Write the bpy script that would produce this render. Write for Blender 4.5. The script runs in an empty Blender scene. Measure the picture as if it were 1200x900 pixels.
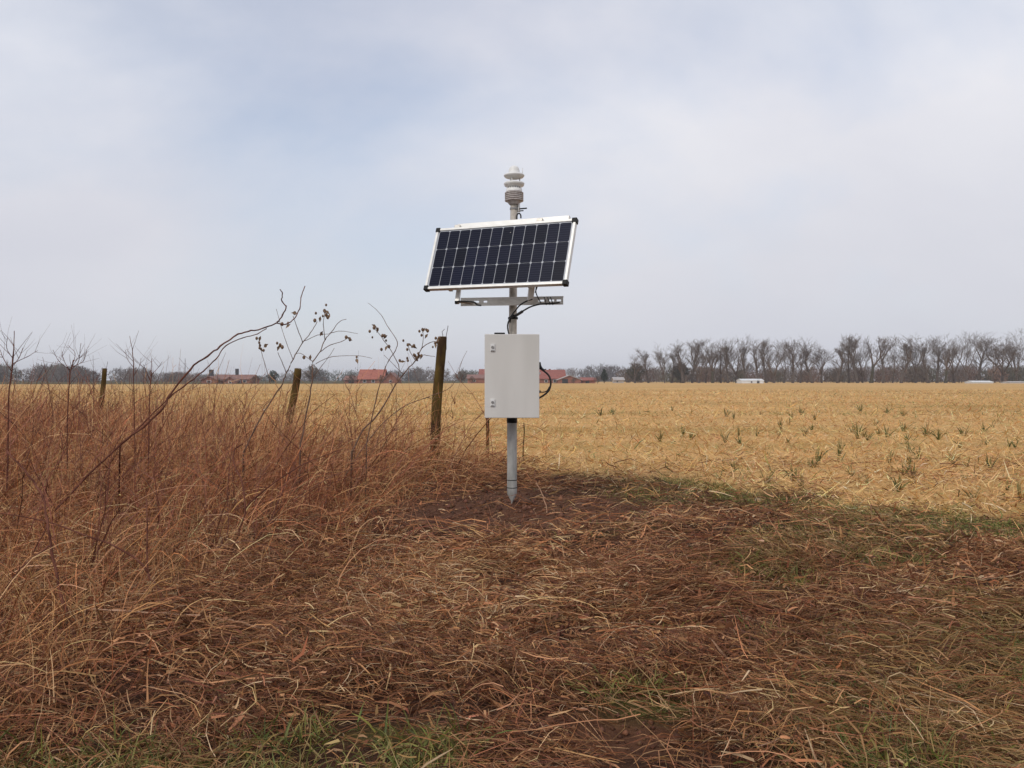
import bpy, bmesh, math, random
import numpy as np
from mathutils import Vector, Matrix

# ------------------------------------------------------------------ camera, sky, sun, exposure
scene = bpy.context.scene
C = scene.collection
R = math.radians
F, HOR, EYE = 942.0, 445.0, 1.0          # focal length and horizon in photo pixels (1200 x 900), eye height in m

cam_d = bpy.data.cameras.new('camera')
cam_d.sensor_width = 36.0
cam_d.lens = 36.0 * F / 1200.0
cam_d.clip_start, cam_d.clip_end = 0.05, 8000.0
cam = bpy.data.objects.new('camera', cam_d)
C.objects.link(cam)
cam.location = (0, 0, EYE)
cam.rotation_euler = (R(90) - math.atan((450 - HOR) / F), 0, 0)
scene.camera = cam

SUN_EL, SUN_AZ = 42.0, 215.0             # azimuth clockwise from +Y: behind the camera, to the left
world = bpy.data.worlds.new('World')
scene.world = world
world.use_nodes = True
nt = world.node_tree
nt.nodes.clear()
def N(tree, typ, **kw):
    n = tree.nodes.new(typ)
    for k, v in kw.items():
        setattr(n, k, v)
    return n
def ramp(tree, stops, fac=None):
    n = tree.nodes.new('ShaderNodeValToRGB')
    e = n.color_ramp.elements
    while len(e) < len(stops):
        e.new(0.5)
    for s, (p, c) in zip(e, stops):
        s.position = p
        s.color = (*c, 1) if len(c) == 3 else c
    if fac is not None:
        tree.links.new(fac, n.inputs[0])
    return n
def mixc(tree, fac, a, b, mode='MIX'):
    n = tree.nodes.new('ShaderNodeMix')
    n.data_type = 'RGBA'
    n.blend_type = mode
    for i, v in ((0, fac), (6, a), (7, b)):
        if isinstance(v, bpy.types.NodeSocket):
            tree.links.new(v, n.inputs[i])
        elif i == 0:
            n.inputs[0].default_value = v
        else:
            n.inputs[i].default_value = (*v, 1)
    return n.outputs[2]

sky = N(nt, 'ShaderNodeTexSky', sky_type='NISHITA')
sky.sun_disc = False
sky.sun_elevation = R(SUN_EL)
sky.sun_rotation = R(SUN_AZ)
sky.air_density, sky.dust_density, sky.ozone_density = 1.0, 1.0, 1.5
skyk = N(nt, 'ShaderNodeVectorMath', operation='SCALE')
skyk.inputs[3].default_value = 0.15
nt.links.new(sky.outputs[0], skyk.inputs[0])
tc = N(nt, 'ShaderNodeTexCoord')
sep = N(nt, 'ShaderNodeSeparateXYZ')
nt.links.new(tc.outputs['Generated'], sep.inputs[0])
zc = N(nt, 'ShaderNodeMath', operation='MAXIMUM')
nt.links.new(sep.outputs[2], zc.inputs[0])
zc.inputs[1].default_value = 0.0
za = N(nt, 'ShaderNodeMath', operation='ADD')
nt.links.new(zc.outputs[0], za.inputs[0])
za.inputs[1].default_value = 0.45
comb = N(nt, 'ShaderNodeCombineXYZ')
for i in (0, 1):
    dv = N(nt, 'ShaderNodeMath', operation='DIVIDE')
    nt.links.new(sep.outputs[i], dv.inputs[0])
    nt.links.new(za.outputs[0], dv.inputs[1])
    nt.links.new(dv.outputs[0], comb.inputs[i])
mp = N(nt, 'ShaderNodeMapping')
mp.inputs['Location'].default_value = (2.65, 0.0, 0)
mp.inputs['Rotation'].default_value = (0, 0, R(-35))
mp.inputs['Scale'].default_value = (0.75, 1.0, 1)
nt.links.new(comb.outputs[0], mp.inputs[0])
cn = N(nt, 'ShaderNodeTexNoise')
cn.inputs['Scale'].default_value = 0.85
cn.inputs['Detail'].default_value = 7
cn.inputs['Roughness'].default_value = 0.52
cn.inputs['Distortion'].default_value = 0.35
nt.links.new(mp.outputs[0], cn.inputs['Vector'])
cover = ramp(nt, [(0.37, (0.36,) * 3), (0.56, (1, 1, 1))], cn.outputs[0])
cn2 = N(nt, 'ShaderNodeTexNoise')
cn2.inputs['Scale'].default_value = 1.5
cn2.inputs['Detail'].default_value = 6
nt.links.new(mp.outputs[0], cn2.inputs['Vector'])
tone = ramp(nt, [(0.34, (0.71, 0.72, 0.80)), (0.64, (0.87, 0.87, 0.915))], cn2.outputs[0])
col = mixc(nt, cover.outputs[0], skyk.outputs[0], tone.outputs[0])
hz = ramp(nt, [(0.0, (1, 1, 1)), (0.34, (0, 0, 0))], zc.outputs[0])
hzk = N(nt, 'ShaderNodeMath', operation='MULTIPLY')
nt.links.new(hz.outputs[0], hzk.inputs[0])
hzk.inputs[1].default_value = 0.9
col = mixc(nt, hzk.outputs[0], col, (0.64, 0.652, 0.715))
bg = N(nt, 'ShaderNodeBackground')
bg.inputs[1].default_value = 1.0
nt.links.new(col, bg.inputs[0])
wo = N(nt, 'ShaderNodeOutputWorld')
nt.links.new(bg.outputs[0], wo.inputs[0])

sun_d = bpy.data.lights.new('sun', 'SUN')
sun_d.energy = 1.5
sun_d.angle = R(14)
sun_d.color = (1.0, 0.95, 0.87)
sun = bpy.data.objects.new('sun', sun_d)
C.objects.link(sun)
a = R(SUN_AZ)
to_sun = Vector((math.sin(a) * math.cos(R(SUN_EL)), math.cos(a) * math.cos(R(SUN_EL)), math.sin(R(SUN_EL))))
sun.rotation_euler = to_sun.to_track_quat('Z', 'Y').to_euler()
sun.location = to_sun * 50

vs = scene.view_settings
vs.view_transform, vs.look, vs.exposure, vs.gamma, vs.use_curve_mapping = 'Standard', 'None', 0.0, 1.0, False
scene.cycles.max_bounces = 5
scene.cycles.diffuse_bounces = 2

# ------------------------------------------------------------------ helpers
rng = np.random.default_rng(11)
rnd = random.Random(5)

def at(px, py, d):
    """world point seen at photo pixel (px, py) at depth d"""
    return Vector(((px - 600) / F * d, d, EYE + (HOR - py) / F * d))

def tag(o, label=None, cat=None, group=None, kind=None):
    for k, v in (('label', label), ('category', cat), ('group', group), ('kind', kind)):
        if v:
            o[k] = v
    return o

def obj(name, me, m=None, parent=None, loc=(0, 0, 0)):
    o = bpy.data.objects.new(name, me)
    if m is not None and me is not None and not me.materials:
        me.materials.append(m)
    C.objects.link(o)
    o.parent = parent
    o.location = loc
    return o

def empty(name, loc=(0, 0, 0), parent=None):
    o = obj(name, None, None, parent, loc)
    o.empty_display_size = 0.1
    return o

class MB:
    """collects solids for one mesh"""
    def __init__(self):
        self.v, self.f, self.smooth = [], [], []
    def add(self, vs, fs, smooth=False):
        b = len(self.v)
        self.v += [tuple(p) for p in vs]
        self.f += [tuple(b + i for i in f) for f in fs]
        self.smooth += [smooth] * len(fs)
        return self
    def box(self, c, s, M=None, bev=0.0):
        x, y, z = (k / 2 for k in s)
        c = Vector(c)
        if bev <= 0:
            P = [Vector((sx * x, sy * y, sz * z)) for sz in (-1, 1) for sy in (-1, 1) for sx in (-1, 1)]
            Fs = [(0, 2, 3, 1), (4, 5, 7, 6), (0, 1, 5, 4), (2, 6, 7, 3), (0, 4, 6, 2), (1, 3, 7, 5)]
        else:
            bm = bmesh.new()
            bmesh.ops.create_cube(bm, size=1)
            bmesh.ops.scale(bm, vec=s, verts=bm.verts)
            bmesh.ops.bevel(bm, geom=bm.edges[:], offset=bev, segments=2, affect='EDGES', profile=0.5)
            bm.verts.index_update()
            P = [v.co.copy() for v in bm.verts]
            Fs = [[v.index for v in f.verts] for f in bm.faces]
            bm.free()
        P = [p + c for p in P]
        if M is not None:
            P = [M @ p for p in P]
        return self.add(P, Fs)
    def lathe(self, prof, c=(0, 0, 0), n=24, cap=True):
        vs, fs = [], []
        for r, z in prof:
            for i in range(n):
                t = 2 * math.pi * i / n
                vs.append((c[0] + r * math.cos(t), c[1] + r * math.sin(t), c[2] + z))
        for k in range(len(prof) - 1):
            for i in range(n):
                j = (i + 1) % n
                fs.append((k * n + i, k * n + j, (k + 1) * n + j, (k + 1) * n + i))
        self.add(vs, fs, True)
        if cap:
            self.add(vs[:n], [tuple(range(n))[::-1]])
            self.add(vs[-n:], [tuple(range(n))])
        return self
    def tube(self, pts, r, n=6, smooth=True):
        pts = [Vector(p) for p in pts]
        rs = r if isinstance(r, (list, tuple)) else [r] * len(pts)
        vs, fs = [], []
        ref = Vector((0.31, 0.17, 0.93)).normalized()
        for k, p in enumerate(pts):
            t = (pts[min(k + 1, len(pts) - 1)] - pts[max(k - 1, 0)]).normalized()
            u = t.cross(ref)
            if u.length < 0.05:
                u = t.cross(Vector((1, 0, 0)))
            u.normalize()
            w = t.cross(u)
            for i in range(n):
                g = 2 * math.pi * i / n
                vs.append(p + (u * math.cos(g) + w * math.sin(g)) * rs[k])
        for k in range(len(pts) - 1):
            for i in range(n):
                j = (i + 1) % n
                fs.append((k * n + i, k * n + j, (k + 1) * n + j, (k + 1) * n + i))
        fs.append(tuple(range(n))[::-1])
        fs.append(tuple(range((len(pts) - 1) * n, len(pts) * n)))
        return self.add(vs, fs, smooth)
    def mesh(self, name):
        me = bpy.data.meshes.new(name)
        me.from_pydata(self.v, [], self.f)
        me.polygons.foreach_set('use_smooth', self.smooth)
        me.update()
        return me
    def build(self, name, m, parent=None, loc=(0, 0, 0)):
        return obj(name, self.mesh(name), m, parent, loc)

def smooth_path(pts, sub=6):
    """Catmull-Rom through points"""
    P = [Vector(p) for p in pts]
    P = [2 * P[0] - P[1]] + P + [2 * P[-1] - P[-2]]
    out = []
    for i in range(1, len(P) - 2):
        for s in range(sub):
            t = s / sub
            a_, b, c_, d_ = P[i - 1], P[i], P[i + 1], P[i + 2]
            out.append(0.5 * ((2 * b) + (c_ - a_) * t + (2 * a_ - 5 * b + 4 * c_ - d_) * t * t + (3 * b - a_ - 3 * c_ + d_) * t ** 3))
    out.append(P[-2])
    return out

# value noise --------------------------------------------------------
def _hash(ix, iy, seed):
    h = (ix.astype(np.int64) * 374761393 + iy.astype(np.int64) * 668265263 + seed * 974634777) & 0xffffffff
    h = ((h ^ (h >> 13)) * 1274126177) & 0xffffffff
    h = (h ^ (h >> 16)) & 0xffffffff
    return h / 4294967295.0
def vnoise(x, y, seed=0):
    ix, iy = np.floor(x), np.floor(y)
    fx, fy = x - ix, y - iy
    fx, fy = fx * fx * (3 - 2 * fx), fy * fy * (3 - 2 * fy)
    a_, b = _hash(ix, iy, seed), _hash(ix + 1, iy, seed)
    c_, d_ = _hash(ix, iy + 1, seed), _hash(ix + 1, iy + 1, seed)
    return (a_ * (1 - fx) + b * fx) * (1 - fy) + (c_ * (1 - fx) + d_ * fx) * fy
def fbm(x, y, seed=0, octs=3):
    s, amp, tot = 0, 1.0, 0
    for o in range(octs):
        s = s + amp * vnoise(x * 2 ** o, y * 2 ** o, seed + o * 17)
        tot += amp
        amp *= 0.5
    return s / tot
def sstep(a_, b, x):
    t = np.clip((x - a_) / (b - a_), 0, 1)
    return t * t * (3 - 2 * t)

# zones of the ground (world metres) ------------------------------------------------
POLE = (0.0, 6.59)
def field_edge(x):                       # y where the stubble field begins
    e = np.interp(x, [-60, -16, -9, -2.5, -0.6, 0.4, 1.4, 2.2, 2.76, 3.64, 5.0, 9.0],
                  [46, 26, 16.5, 9.9, 9.0, 8.6, 7.8, 6.8, 6.2, 5.45, 4.4, 2.0])
    return e
def m_field(x, y):
    e = field_edge(x) + (fbm(x * 1.6, y * 1.6, 3) - 0.5) * 2.2
    return sstep(-0.25, 0.45, y - e)
def m_soil(x, y):
    n = fbm(x * 1.6, y * 1.6, 5) - 0.5
    r = np.sqrt(((x - 0.15) / 2.1) ** 2 + ((y - 6.35) / 1.15) ** 2) + n * 0.7
    a_ = 1 - sstep(0.55, 1.15, r)
    dy = field_edge(x) - y               # bare track along the field
    b = sstep(0.5, 1.2, x) * (1 - sstep(0.45, 1.5, dy + n * 1.1)) * sstep(-0.5, 0.0, dy + n * .4)
    r2 = np.sqrt(((x - 0.28) / 0.34) ** 2 + ((y - 2.28) / 0.16) ** 2) + n * 0.9
    c_ = 1 - sstep(0.6, 1.1, r2)
    return np.clip(np.maximum(np.maximum(a_, b * 0.9), c_), 0, 1)
def m_green(x, y):
    n = fbm(x * 1.9 + 7, y * 1.9, 9) - 0.5
    a_ = (1 - sstep(2.04, 2.26, y + n * 0.5)) * (1 - sstep(-0.25, 0.1, x + n * .5))
    b = 1 - sstep(0.5, 1.2, np.sqrt(((x - 0.44) / 0.24) ** 2 + ((y - 2.47) / 0.13) ** 2) + n)
    c_ = sstep(0.35, 1.0, x + n * 0.9) * (1 - sstep(2.2, 2.75, y + n * 0.9 - (x - .8) * .25))
    d_ = sstep(0.0, 1.8, x) * sstep(0.54, 0.76, fbm(x * 1.5, y * 1.5, 21) + 0.16) * (1 - m_field(x, y)) * 0.85
    e = sstep(0.9, 1.6, x) * (1 - sstep(0.35, 1.15, np.abs(field_edge(x) - y - 0.65) + n * 1.1)) * 0.85
    return np.clip(np.maximum.reduce([a_, b, c_ * 0.8, d_, e]), 0, 1)
def m_thick(x, y):                       # tall dry weeds on the left, up to the old fence
    border = np.interp(y, [1.0, 2.4, 2.8, 3.6, 4.3, 6.0, 7.5, 8.6, 9.6], [-1.1, -1.0, -0.95, -0.95, -0.95, -0.9, -0.65, -0.40, -0.15])
    n = fbm(x * 1.2, y * 1.2, 31) - 0.5
    back = np.interp(x, [-30, -16, -8, -2.5, -0.6, 0.3], [34, 24, 15.5, 10.2, 9.4, 9.0])
    return (1 - sstep(-0.9, 0.35, x - border + n * 0.9)) * (1 - sstep(-0.6, 0.5, y - back + n))
def slope_in(x, y):                      # how far inside the thicket: the bank rises away from the mown verge
    border = np.interp(y, [1.0, 2.4, 4.3, 6.0, 7.5, 8.6, 9.6], [-1.1, -1.0, -0.95, -0.9, -0.65, -0.40, -0.15])
    return sstep(-0.1, 1.5, border - x)
def hgt(x, y):
    near = np.exp(-np.maximum(y - 4, 0) / 14.0) * np.exp(-np.maximum(np.abs(x) - 3, 0) / 14.0)
    h = (fbm(x * 0.55, y * 0.55, 41) - 0.5) * 0.13 + (fbm(x * 2.3, y * 2.3, 43) - 0.5) * 0.085
    h = h + (vnoise(x * 9, y * 9, 47) - 0.5) * 0.028
    s = m_soil(x, y)
    h = h * (1 - 0.62 * s) + s * (fbm(x * 7, y * 7, 53) - 0.5) * 0.05
    r = np.sqrt((x - POLE[0]) ** 2 + (y - POLE[1]) ** 2)
    h = h * sstep(0.1, 0.7, r) - 0.02 * (1 - sstep(0.05, 0.35, r))
    return h * near

# ------------------------------------------------------------------ materials
def new_mat(name, rough=0.8, metal=0.0, spec=0.5):
    m = bpy.data.materials.new(name)
    m.use_nodes = True
    b = m.node_tree.nodes['Principled BSDF']
    b.inputs['Roughness'].default_value = rough
    b.inputs['Metallic'].default_value = metal
    b.inputs['Specular IOR Level'].default_value = spec
    return m, m.node_tree, b
def noisy(name, c1, c2, scale=8, rough=0.8, metal=0.0, spec=0.4, bump=0.0, bscale=None, detail=5, stretch=(1, 1, 1), lo=0.35, hi=0.65):
    m, t, b = new_mat(name, rough, metal, spec)
    co = N(t, 'ShaderNodeTexCoord')
    mpg = N(t, 'ShaderNodeMapping')
    mpg.inputs['Scale'].default_value = stretch
    t.links.new(co.outputs['Object'], mpg.inputs[0])
    n = N(t, 'ShaderNodeTexNoise')
    n.inputs['Scale'].default_value = scale
    n.inputs['Detail'].default_value = detail
    t.links.new(mpg.outputs[0], n.inputs['Vector'])
    r = ramp(t, [(lo, c1), (hi, c2)], n.outputs[0])
    t.links.new(r.outputs[0], b.inputs['Base Color'])
    if bump:
        n2 = N(t, 'ShaderNodeTexNoise')
        n2.inputs['Scale'].default_value = bscale or scale * 3
        n2.inputs['Detail'].default_value = 6
        t.links.new(mpg.outputs[0], n2.inputs['Vector'])
        bp = N(t, 'ShaderNodeBump')
        bp.inputs['Strength'].default_value = bump
        bp.inputs['Distance'].default_value = 0.01
        t.links.new(n2.outputs[0], bp.inputs['Height'])
        t.links.new(bp.outputs[0], b.inputs['Normal'])
    return m
def strand_mat(name, rough=0.75, spec=0.25):
    m, t, b = new_mat(name, rough, 0, spec)
    at_ = N(t, 'ShaderNodeAttribute')
    at_.attribute_name = 'Col'
    t.links.new(at_.outputs['Color'], b.inputs['Base Color'])
    return m

M = {}
M['strand'] = strand_mat('dry_strand')
M['leafy'] = strand_mat('green_blade', 0.6, 0.3)
M['galv'] = noisy('galvanised_steel', (0.38, 0.34, 0.29), (0.52, 0.47, 0.41), 26, rough=0.5, metal=0.15, spec=0.5, bump=0.08, bscale=90)
M['galv_low'] = noisy('galvanised_sleeve', (0.29, 0.29, 0.275), (0.46, 0.455, 0.43), 22, rough=0.5, metal=0.15, spec=0.5, bump=0.1, bscale=80, stretch=(1, 1, .3))
M['alu'] = noisy('brushed_aluminium', (0.52, 0.49, 0.44), (0.64, 0.61, 0.56), 14, rough=0.45, metal=0.4, stretch=(1, 6, 6))
M['alu_white'] = noisy('anodised_frame', (0.72, 0.71, 0.67), (0.80, 0.79, 0.76), 18, rough=0.4, metal=0.25)
M['black'] = noisy('black_plastic', (0.006, 0.006, 0.007), (0.013, 0.013, 0.013), 30, rough=0.5, spec=0.2)
M['rubber'] = noisy('black_cable', (0.010, 0.010, 0.010), (0.022, 0.021, 0.020), 40, rough=0.55)
M['cabinet'] = noisy('grey_powder_coat', (0.59, 0.57, 0.535), (0.65, 0.63, 0.595), 2.2, stretch=(3, 3, .6), rough=0.5, spec=0.4, bump=0.05, bscale=320)
M['cab_edge'] = noisy('grey_coated_body', (0.54, 0.53, 0.50), (0.58, 0.57, 0.54), 3, rough=0.5)
M['lockplate'] = noisy('pale_lock_plate', (0.70, 0.69, 0.67), (0.76, 0.75, 0.73), 30, rough=0.4)
M['lockdark'] = noisy('grey_lock_insert', (0.24, 0.23, 0.22), (0.34, 0.33, 0.32), 60, rough=0.4, metal=0.4)
M['sensor'] = noisy('white_sensor_shell', (0.74, 0.73, 0.70), (0.80, 0.79, 0.77), 14, rough=0.45)
M['louvre'] = noisy('dusty_louvre', (0.40, 0.35, 0.33), (0.55, 0.50, 0.48), 40, rough=0.6)
M['steel'] = noisy('stainless_clamp', (0.45, 0.42, 0.37), (0.62, 0.59, 0.54), 50, rough=0.35, metal=0.8)
M['backsheet'] = noisy('white_backsheet', (0.40, 0.42, 0.46), (0.48, 0.50, 0.54), 12, rough=0.3)

# solar cell: navy silicon with fine bus bars
m, t, b = new_mat('silicon_cell', 0.3, 0.0, 0.12)
co = N(t, 'ShaderNodeTexCoord')
wv = N(t, 'ShaderNodeTexWave', wave_type='BANDS', bands_direction='Y')
wv.inputs['Scale'].default_value = 31.4 / 2
wv.inputs['Distortion'].default_value = 0.0
t.links.new(co.outputs['Object'], wv.inputs['Vector'])
rr = ramp(t, [(0.90, (0.0028, 0.0042, 0.0150)), (1.0, (0.026, 0.030, 0.046))], wv.outputs[0])
nz = N(t, 'ShaderNodeTexNoise')
nz.inputs['Scale'].default_value = 3.0
t.links.new(co.outputs['Object'], nz.inputs['Vector'])
oi = N(t, 'ShaderNodeObjectInfo')
r2 = ramp(t, [(0.0, (0.8, 0.8, 0.8)), (1.0, (1.5, 1.5, 1.6))], oi.outputs['Random'])
cc = mixc(t, 1.0, rr.outputs[0], r2.outputs[0], 'MULTIPLY')
t.links.new(cc, b.inputs['Base Color'])
M['cell'] = m

# ground
m, t, b = new_mat('ground_soil', 0.95, 0, 0.15)
za_ = N(t, 'ShaderNodeAttribute')
za_.attribute_name = 'zone'              # r field, g green, b bare soil
sp = N(t, 'ShaderNodeSeparateColor')
t.links.new(za_.outputs['Color'], sp.inputs[0])
co = N(t, 'ShaderNodeTexCoord')
def gnoise(scale, det=8, rough=0.6, stretch=(1, 1, 1)):
    mpg = N(t, 'ShaderNodeMapping')
    mpg.inputs['Scale'].default_value = stretch
    t.links.new(co.outputs['Object'], mpg.inputs[0])
    n = N(t, 'ShaderNodeTexNoise')
    n.inputs['Scale'].default_value = scale
    n.inputs['Detail'].default_value = det
    n.inputs['Roughness'].default_value = rough
    t.links.new(mpg.outputs[0], n.inputs['Vector'])
    return n.outputs[0]
n_f = gnoise(24)
n_m = gnoise(2.2)
n_c = gnoise(0.09, 4)
duff = ramp(t, [(0.3, (0.035, 0.015, 0.009)), (0.7, (0.095, 0.042, 0.022))], n_f)
soil = ramp(t, [(0.3, (0.070, 0.029, 0.015)), (0.72, (0.155, 0.070, 0.037))], n_f)
strw = ramp(t, [(0.28, (0.30, 0.155, 0.055)), (0.5, (0.60, 0.36, 0.145)), (0.75, (0.76, 0.51, 0.235))], n_f)
strip = gnoise(0.35, 5, 0.6, (0.12, 1, 1))
tint = ramp(t, [(0.36, (0.70, 0.74, 0.60)), (0.56, (1.06, 1.04, 1.0))], strip)
strw2 = mixc(t, 1.0, strw.outputs[0], tint.outputs[0], 'MULTIPLY')
grn = ramp(t, [(0.3, (0.055, 0.062, 0.014)), (0.7, (0.150, 0.145, 0.035))], n_f)
c1 = mixc(t, sp.outputs[2], duff.outputs[0], soil.outputs[0])
c2 = mixc(t, sp.outputs[0], c1, strw2)
gk = N(t, 'ShaderNodeMath', operation='MULTIPLY')
gr = ramp(t, [(0.40, (0, 0, 0)), (0.60, (1, 1, 1))], n_m)
t.links.new(sp.outputs[1], gk.inputs[0])
t.links.new(gr.outputs[0], gk.inputs[1])
c3 = mixc(t, gk.outputs[0], c2, grn.outputs[0])
t.links.new(c3, b.inputs['Base Color'])
bp = N(t, 'ShaderNodeBump')
bp.inputs['Strength'].default_value = 0.9
bp.inputs['Distance'].default_value = 0.03
t.links.new(n_f, bp.inputs['Height'])
t.links.new(bp.outputs[0], b.inputs['Normal'])
M['ground'] = m

# ------------------------------------------------------------------ ground: one sheet to the horizon
def axis(parts):
    out = []
    for a_, b_, s in parts:
        out += list(np.arange(a_, b_, s))
    return np.array(sorted(set(np.round(out, 4))))
gx = np.concatenate([-np.geomspace(1500, 14, 34), np.arange(-12, -5, 0.25), np.arange(-5, 5.5, 0.05), np.arange(5.5, 12.1, 0.25), np.geomspace(14, 1500, 34)])
gy = np.concatenate([[-600, -200, -60, -20, -8, -3, -1, 0, 0.8, 1.2], np.arange(1.5, 9.5, 0.05), np.arange(9.5, 26, 0.3), np.geomspace(27, 1500, 44)])
X, Y = np.meshgrid(gx, gy)
Z = hgt(X, Y)
nx, ny = len(gx), len(gy)
V = np.stack([X, Y, Z], -1).reshape(-1, 3)
ii = np.arange(nx * ny).reshape(ny, nx)
Q = np.stack([ii[:-1, :-1], ii[:-1, 1:], ii[1:, 1:], ii[1:, :-1]], -1).reshape(-1, 4)

def fast_mesh(name, V, Q, col=None, attr='Col'):
    me = bpy.data.meshes.new(name)
    k = Q.shape[1]
    me.vertices.add(len(V))
    me.vertices.foreach_set('co', np.ascontiguousarray(V, np.float32).ravel())
    me.loops.add(Q.size)
    me.loops.foreach_set('vertex_index', np.ascontiguousarray(Q, np.int32).ravel())
    me.polygons.add(len(Q))
    me.polygons.foreach_set('loop_start', np.arange(0, Q.size, k, dtype=np.int32))
    me.update(calc_edges=True)
    if col is not None:
        at_ = me.attributes.new(attr, 'FLOAT_COLOR', 'POINT')
        c4 = np.ones((len(V), 4), np.float32)
        c4[:, :3] = col
        at_.data.foreach_set('color', c4.ravel())
    return me
far_green = sstep(0.0, 1.0, (Y - np.interp(X, [-120, -60, -20, 0, 30], [170, 190, 228, 250, 400])) / 6.0)
zone = np.stack([m_field(X, Y) * (1 - far_green), np.maximum(m_green(X, Y), far_green), m_soil(X, Y)], -1).reshape(-1, 3)
gme = fast_mesh('ground', V, Q, zone, 'zone')
gme.polygons.foreach_set('use_smooth', [True] * len(gme.polygons))
ground = tag(obj('ground', gme, M['ground']), 'brown earth and golden stubble field reaching to the horizon', 'ground', kind='structure')

# ------------------------------------------------------------------ strands
def ribbons(name, P, W, col, mat, taper=None, label=None, cat=None, ref=None, col_tip=None, parent=None):
    """P (N,K,3) centre lines, W (N) widths, col (N,3): one mesh of thin blades"""
    n, K, _ = P.shape
    T = np.gradient(P, axis=1)
    T /= np.linalg.norm(T, axis=2, keepdims=True) + 1e-9
    if ref is None:
        ref = rng.normal(size=(n, 3))
    S = np.cross(T, ref[:, None, :])
    S /= np.linalg.norm(S, axis=2, keepdims=True) + 1e-9
    if taper is None:
        taper = np.linspace(1, 0.25, K)
    S *= (W[:, None] * taper[None, :])[:, :, None] * 0.5
    V = np.stack([P - S, P + S], 2).reshape(-1, 3)
    i = (np.arange(n)[:, None] * K + np.arange(K - 1)[None, :]).ravel() * 2
    Q = np.stack([i, i + 1, i + 3, i + 2], 1)
    if col_tip is None:
        c = np.repeat(col, K * 2, axis=0)
    else:
        s = np.linspace(0, 1, K)[None, :, None]
        c = np.repeat((col[:, None] * (1 - s) + col_tip[:, None] * s).reshape(-1, 3), 2, axis=0)
    me = fast_mesh(name, V, Q, c)
    if label is None:
        return me
    return tag(obj(name, me, mat, parent), label, cat, kind='stuff')

def palette(n, cols, wts, var=0.22):
    cols = np.array(cols)
    k = rng.choice(len(cols), n, p=np.array(wts) / np.sum(wts))
    return np.clip(cols[k] * np.exp(rng.normal(0, var, (n, 1))) * np.exp(rng.normal(0, 0.06, (n, 3))), 0.004, 0.8)

def view_points(n, d0, d1, power=1.0, spread=0.70, pad=0.7):
    """random ground points in the wedge of land in front of the camera"""
    u = rng.random(n)
    if abs(power + 1) < 1e-6:
        y = d0 * (d1 / d0) ** u
    else:
        p = power + 1
        y = (d0 ** p + u * (d1 ** p - d0 ** p)) ** (1 / p)
    x = (rng.random(n) * 2 - 1) * (spread * y + pad)
    return x, y

# --- flattened dry stalks over the whole verge
def lying(n, d0, d1, K, wid, length, name, label, seed, power=1.0, field=False):
    x, y = view_points(n, d0, d1, power)
    mf, ms, mg, mt = m_field(x, y), m_soil(x, y), m_green(x, y), m_thick(x, y)
    clump = fbm(x * 2.6, y * 2.6, 61 + seed)
    rp = np.hypot(x - POLE[0], y - POLE[1])
    keep = (1 - 0.93 * mf) * (1 - 0.94 * ms) * (1 - 0.78 * mg * sstep(0.42, 0.6, fbm(x * 5, y * 5, 97))) * (0.10 + 1.3 * sstep(0.36, 0.60, clump)) * sstep(0.15, 0.5, rp)
    k = rng.random(n) < keep
    x, y, ms, mg, mt, clump = x[k], y[k], ms[k], mg[k], mt[k], clump[k]
    n = len(x)
    L = length * np.exp(rng.normal(0, 0.42, n))
    swirl = (fbm(x * 0.9, y * 0.9, 71, 2) - 0.5) * 5.0 + (vnoise(x * 3.1, y * 3.1, 73) - 0.5) * 2.0
    th = swirl + rng.normal(0, 0.75, n) + np.where(rng.random(n) < 0.5, 0, math.pi)
    turn = rng.normal(0, 0.85, n) * (1 + (rng.random(n) < 0.12) * 1.0)
    s = np.linspace(0, 1, K)
    ang = th[:, None] + turn[:, None] * (s[None, :] - 0.5) + np.cumsum(rng.normal(0, 0.16, (n, K)), 1)
    st = (L / (K - 1))[:, None]
    px = x[:, None] + np.cumsum(np.cos(ang) * st, 1) - st
    py = y[:, None] + np.cumsum(np.sin(ang) * st, 1) - st
    lift = rng.exponential(0.022, n) * (0.2 + 1.8 * sstep(0.35, 0.7, clump)) + 0.003
    arch = np.abs(rng.normal(0, 0.028, n)) * np.minimum(L / 0.25, 1.5)
    kick = np.where(rng.random(n) < 0.14, np.abs(rng.normal(0, 0.05, n)), rng.normal(0, 0.010, n))
    pz = hgt(px, py) + lift[:, None] + arch[:, None] * (4 * s * (1 - s))[None, :] + kick[:, None] * (s ** 2)[None, :]
    pz = np.maximum(pz, hgt(px, py) + 0.002)
    W = wid * np.exp(rng.normal(0, 0.32, n)) * np.interp(y, [1.6, 3.0], [0.7, 1.0])
    col = palette(n, [(0.240, 0.097, 0.041), (0.365, 0.175, 0.077), (0.122, 0.045, 0.022), (0.52, 0.295, 0.140), (0.64, 0.43, 0.24)], [5, 4.2, 3.8, 2.6, 0.6], 0.34)
    warm = fbm(x * 0.9, y * 0.9, 77)[:, None]
    col = col * (1 + (warm - 0.5) * np.array([1.3, 1.6, 1.6]))
    yel = (sstep(0.25, 0.9, mg) * 0.55)[:, None] * (rng.random((n, 1)) < 0.5)
    col = col * (1 - yel) + yel * np.array([0.23, 0.18, 0.06])
    col = np.minimum(col, np.array([0.64, 0.45, 0.27]) * np.clip(col[:, :1] / 0.64, 0.1, 1.0))
    ref = rng.normal(0, 1.0, (n, 3)) + np.array([0, 0, 0.5])
    return ribbons(name, np.stack([px, py, pz], -1), W, col, M['strand'], np.interp(s, [0, 0.7, 1], [1, 0.9, 0.3]), label, 'dry grass', ref)
lying(205000, 1.55, 4.6, 4, 0.0026, 0.100, 'dry_grass', 'flattened reddish brown dry stalks matted over the near verge', 0)
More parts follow.
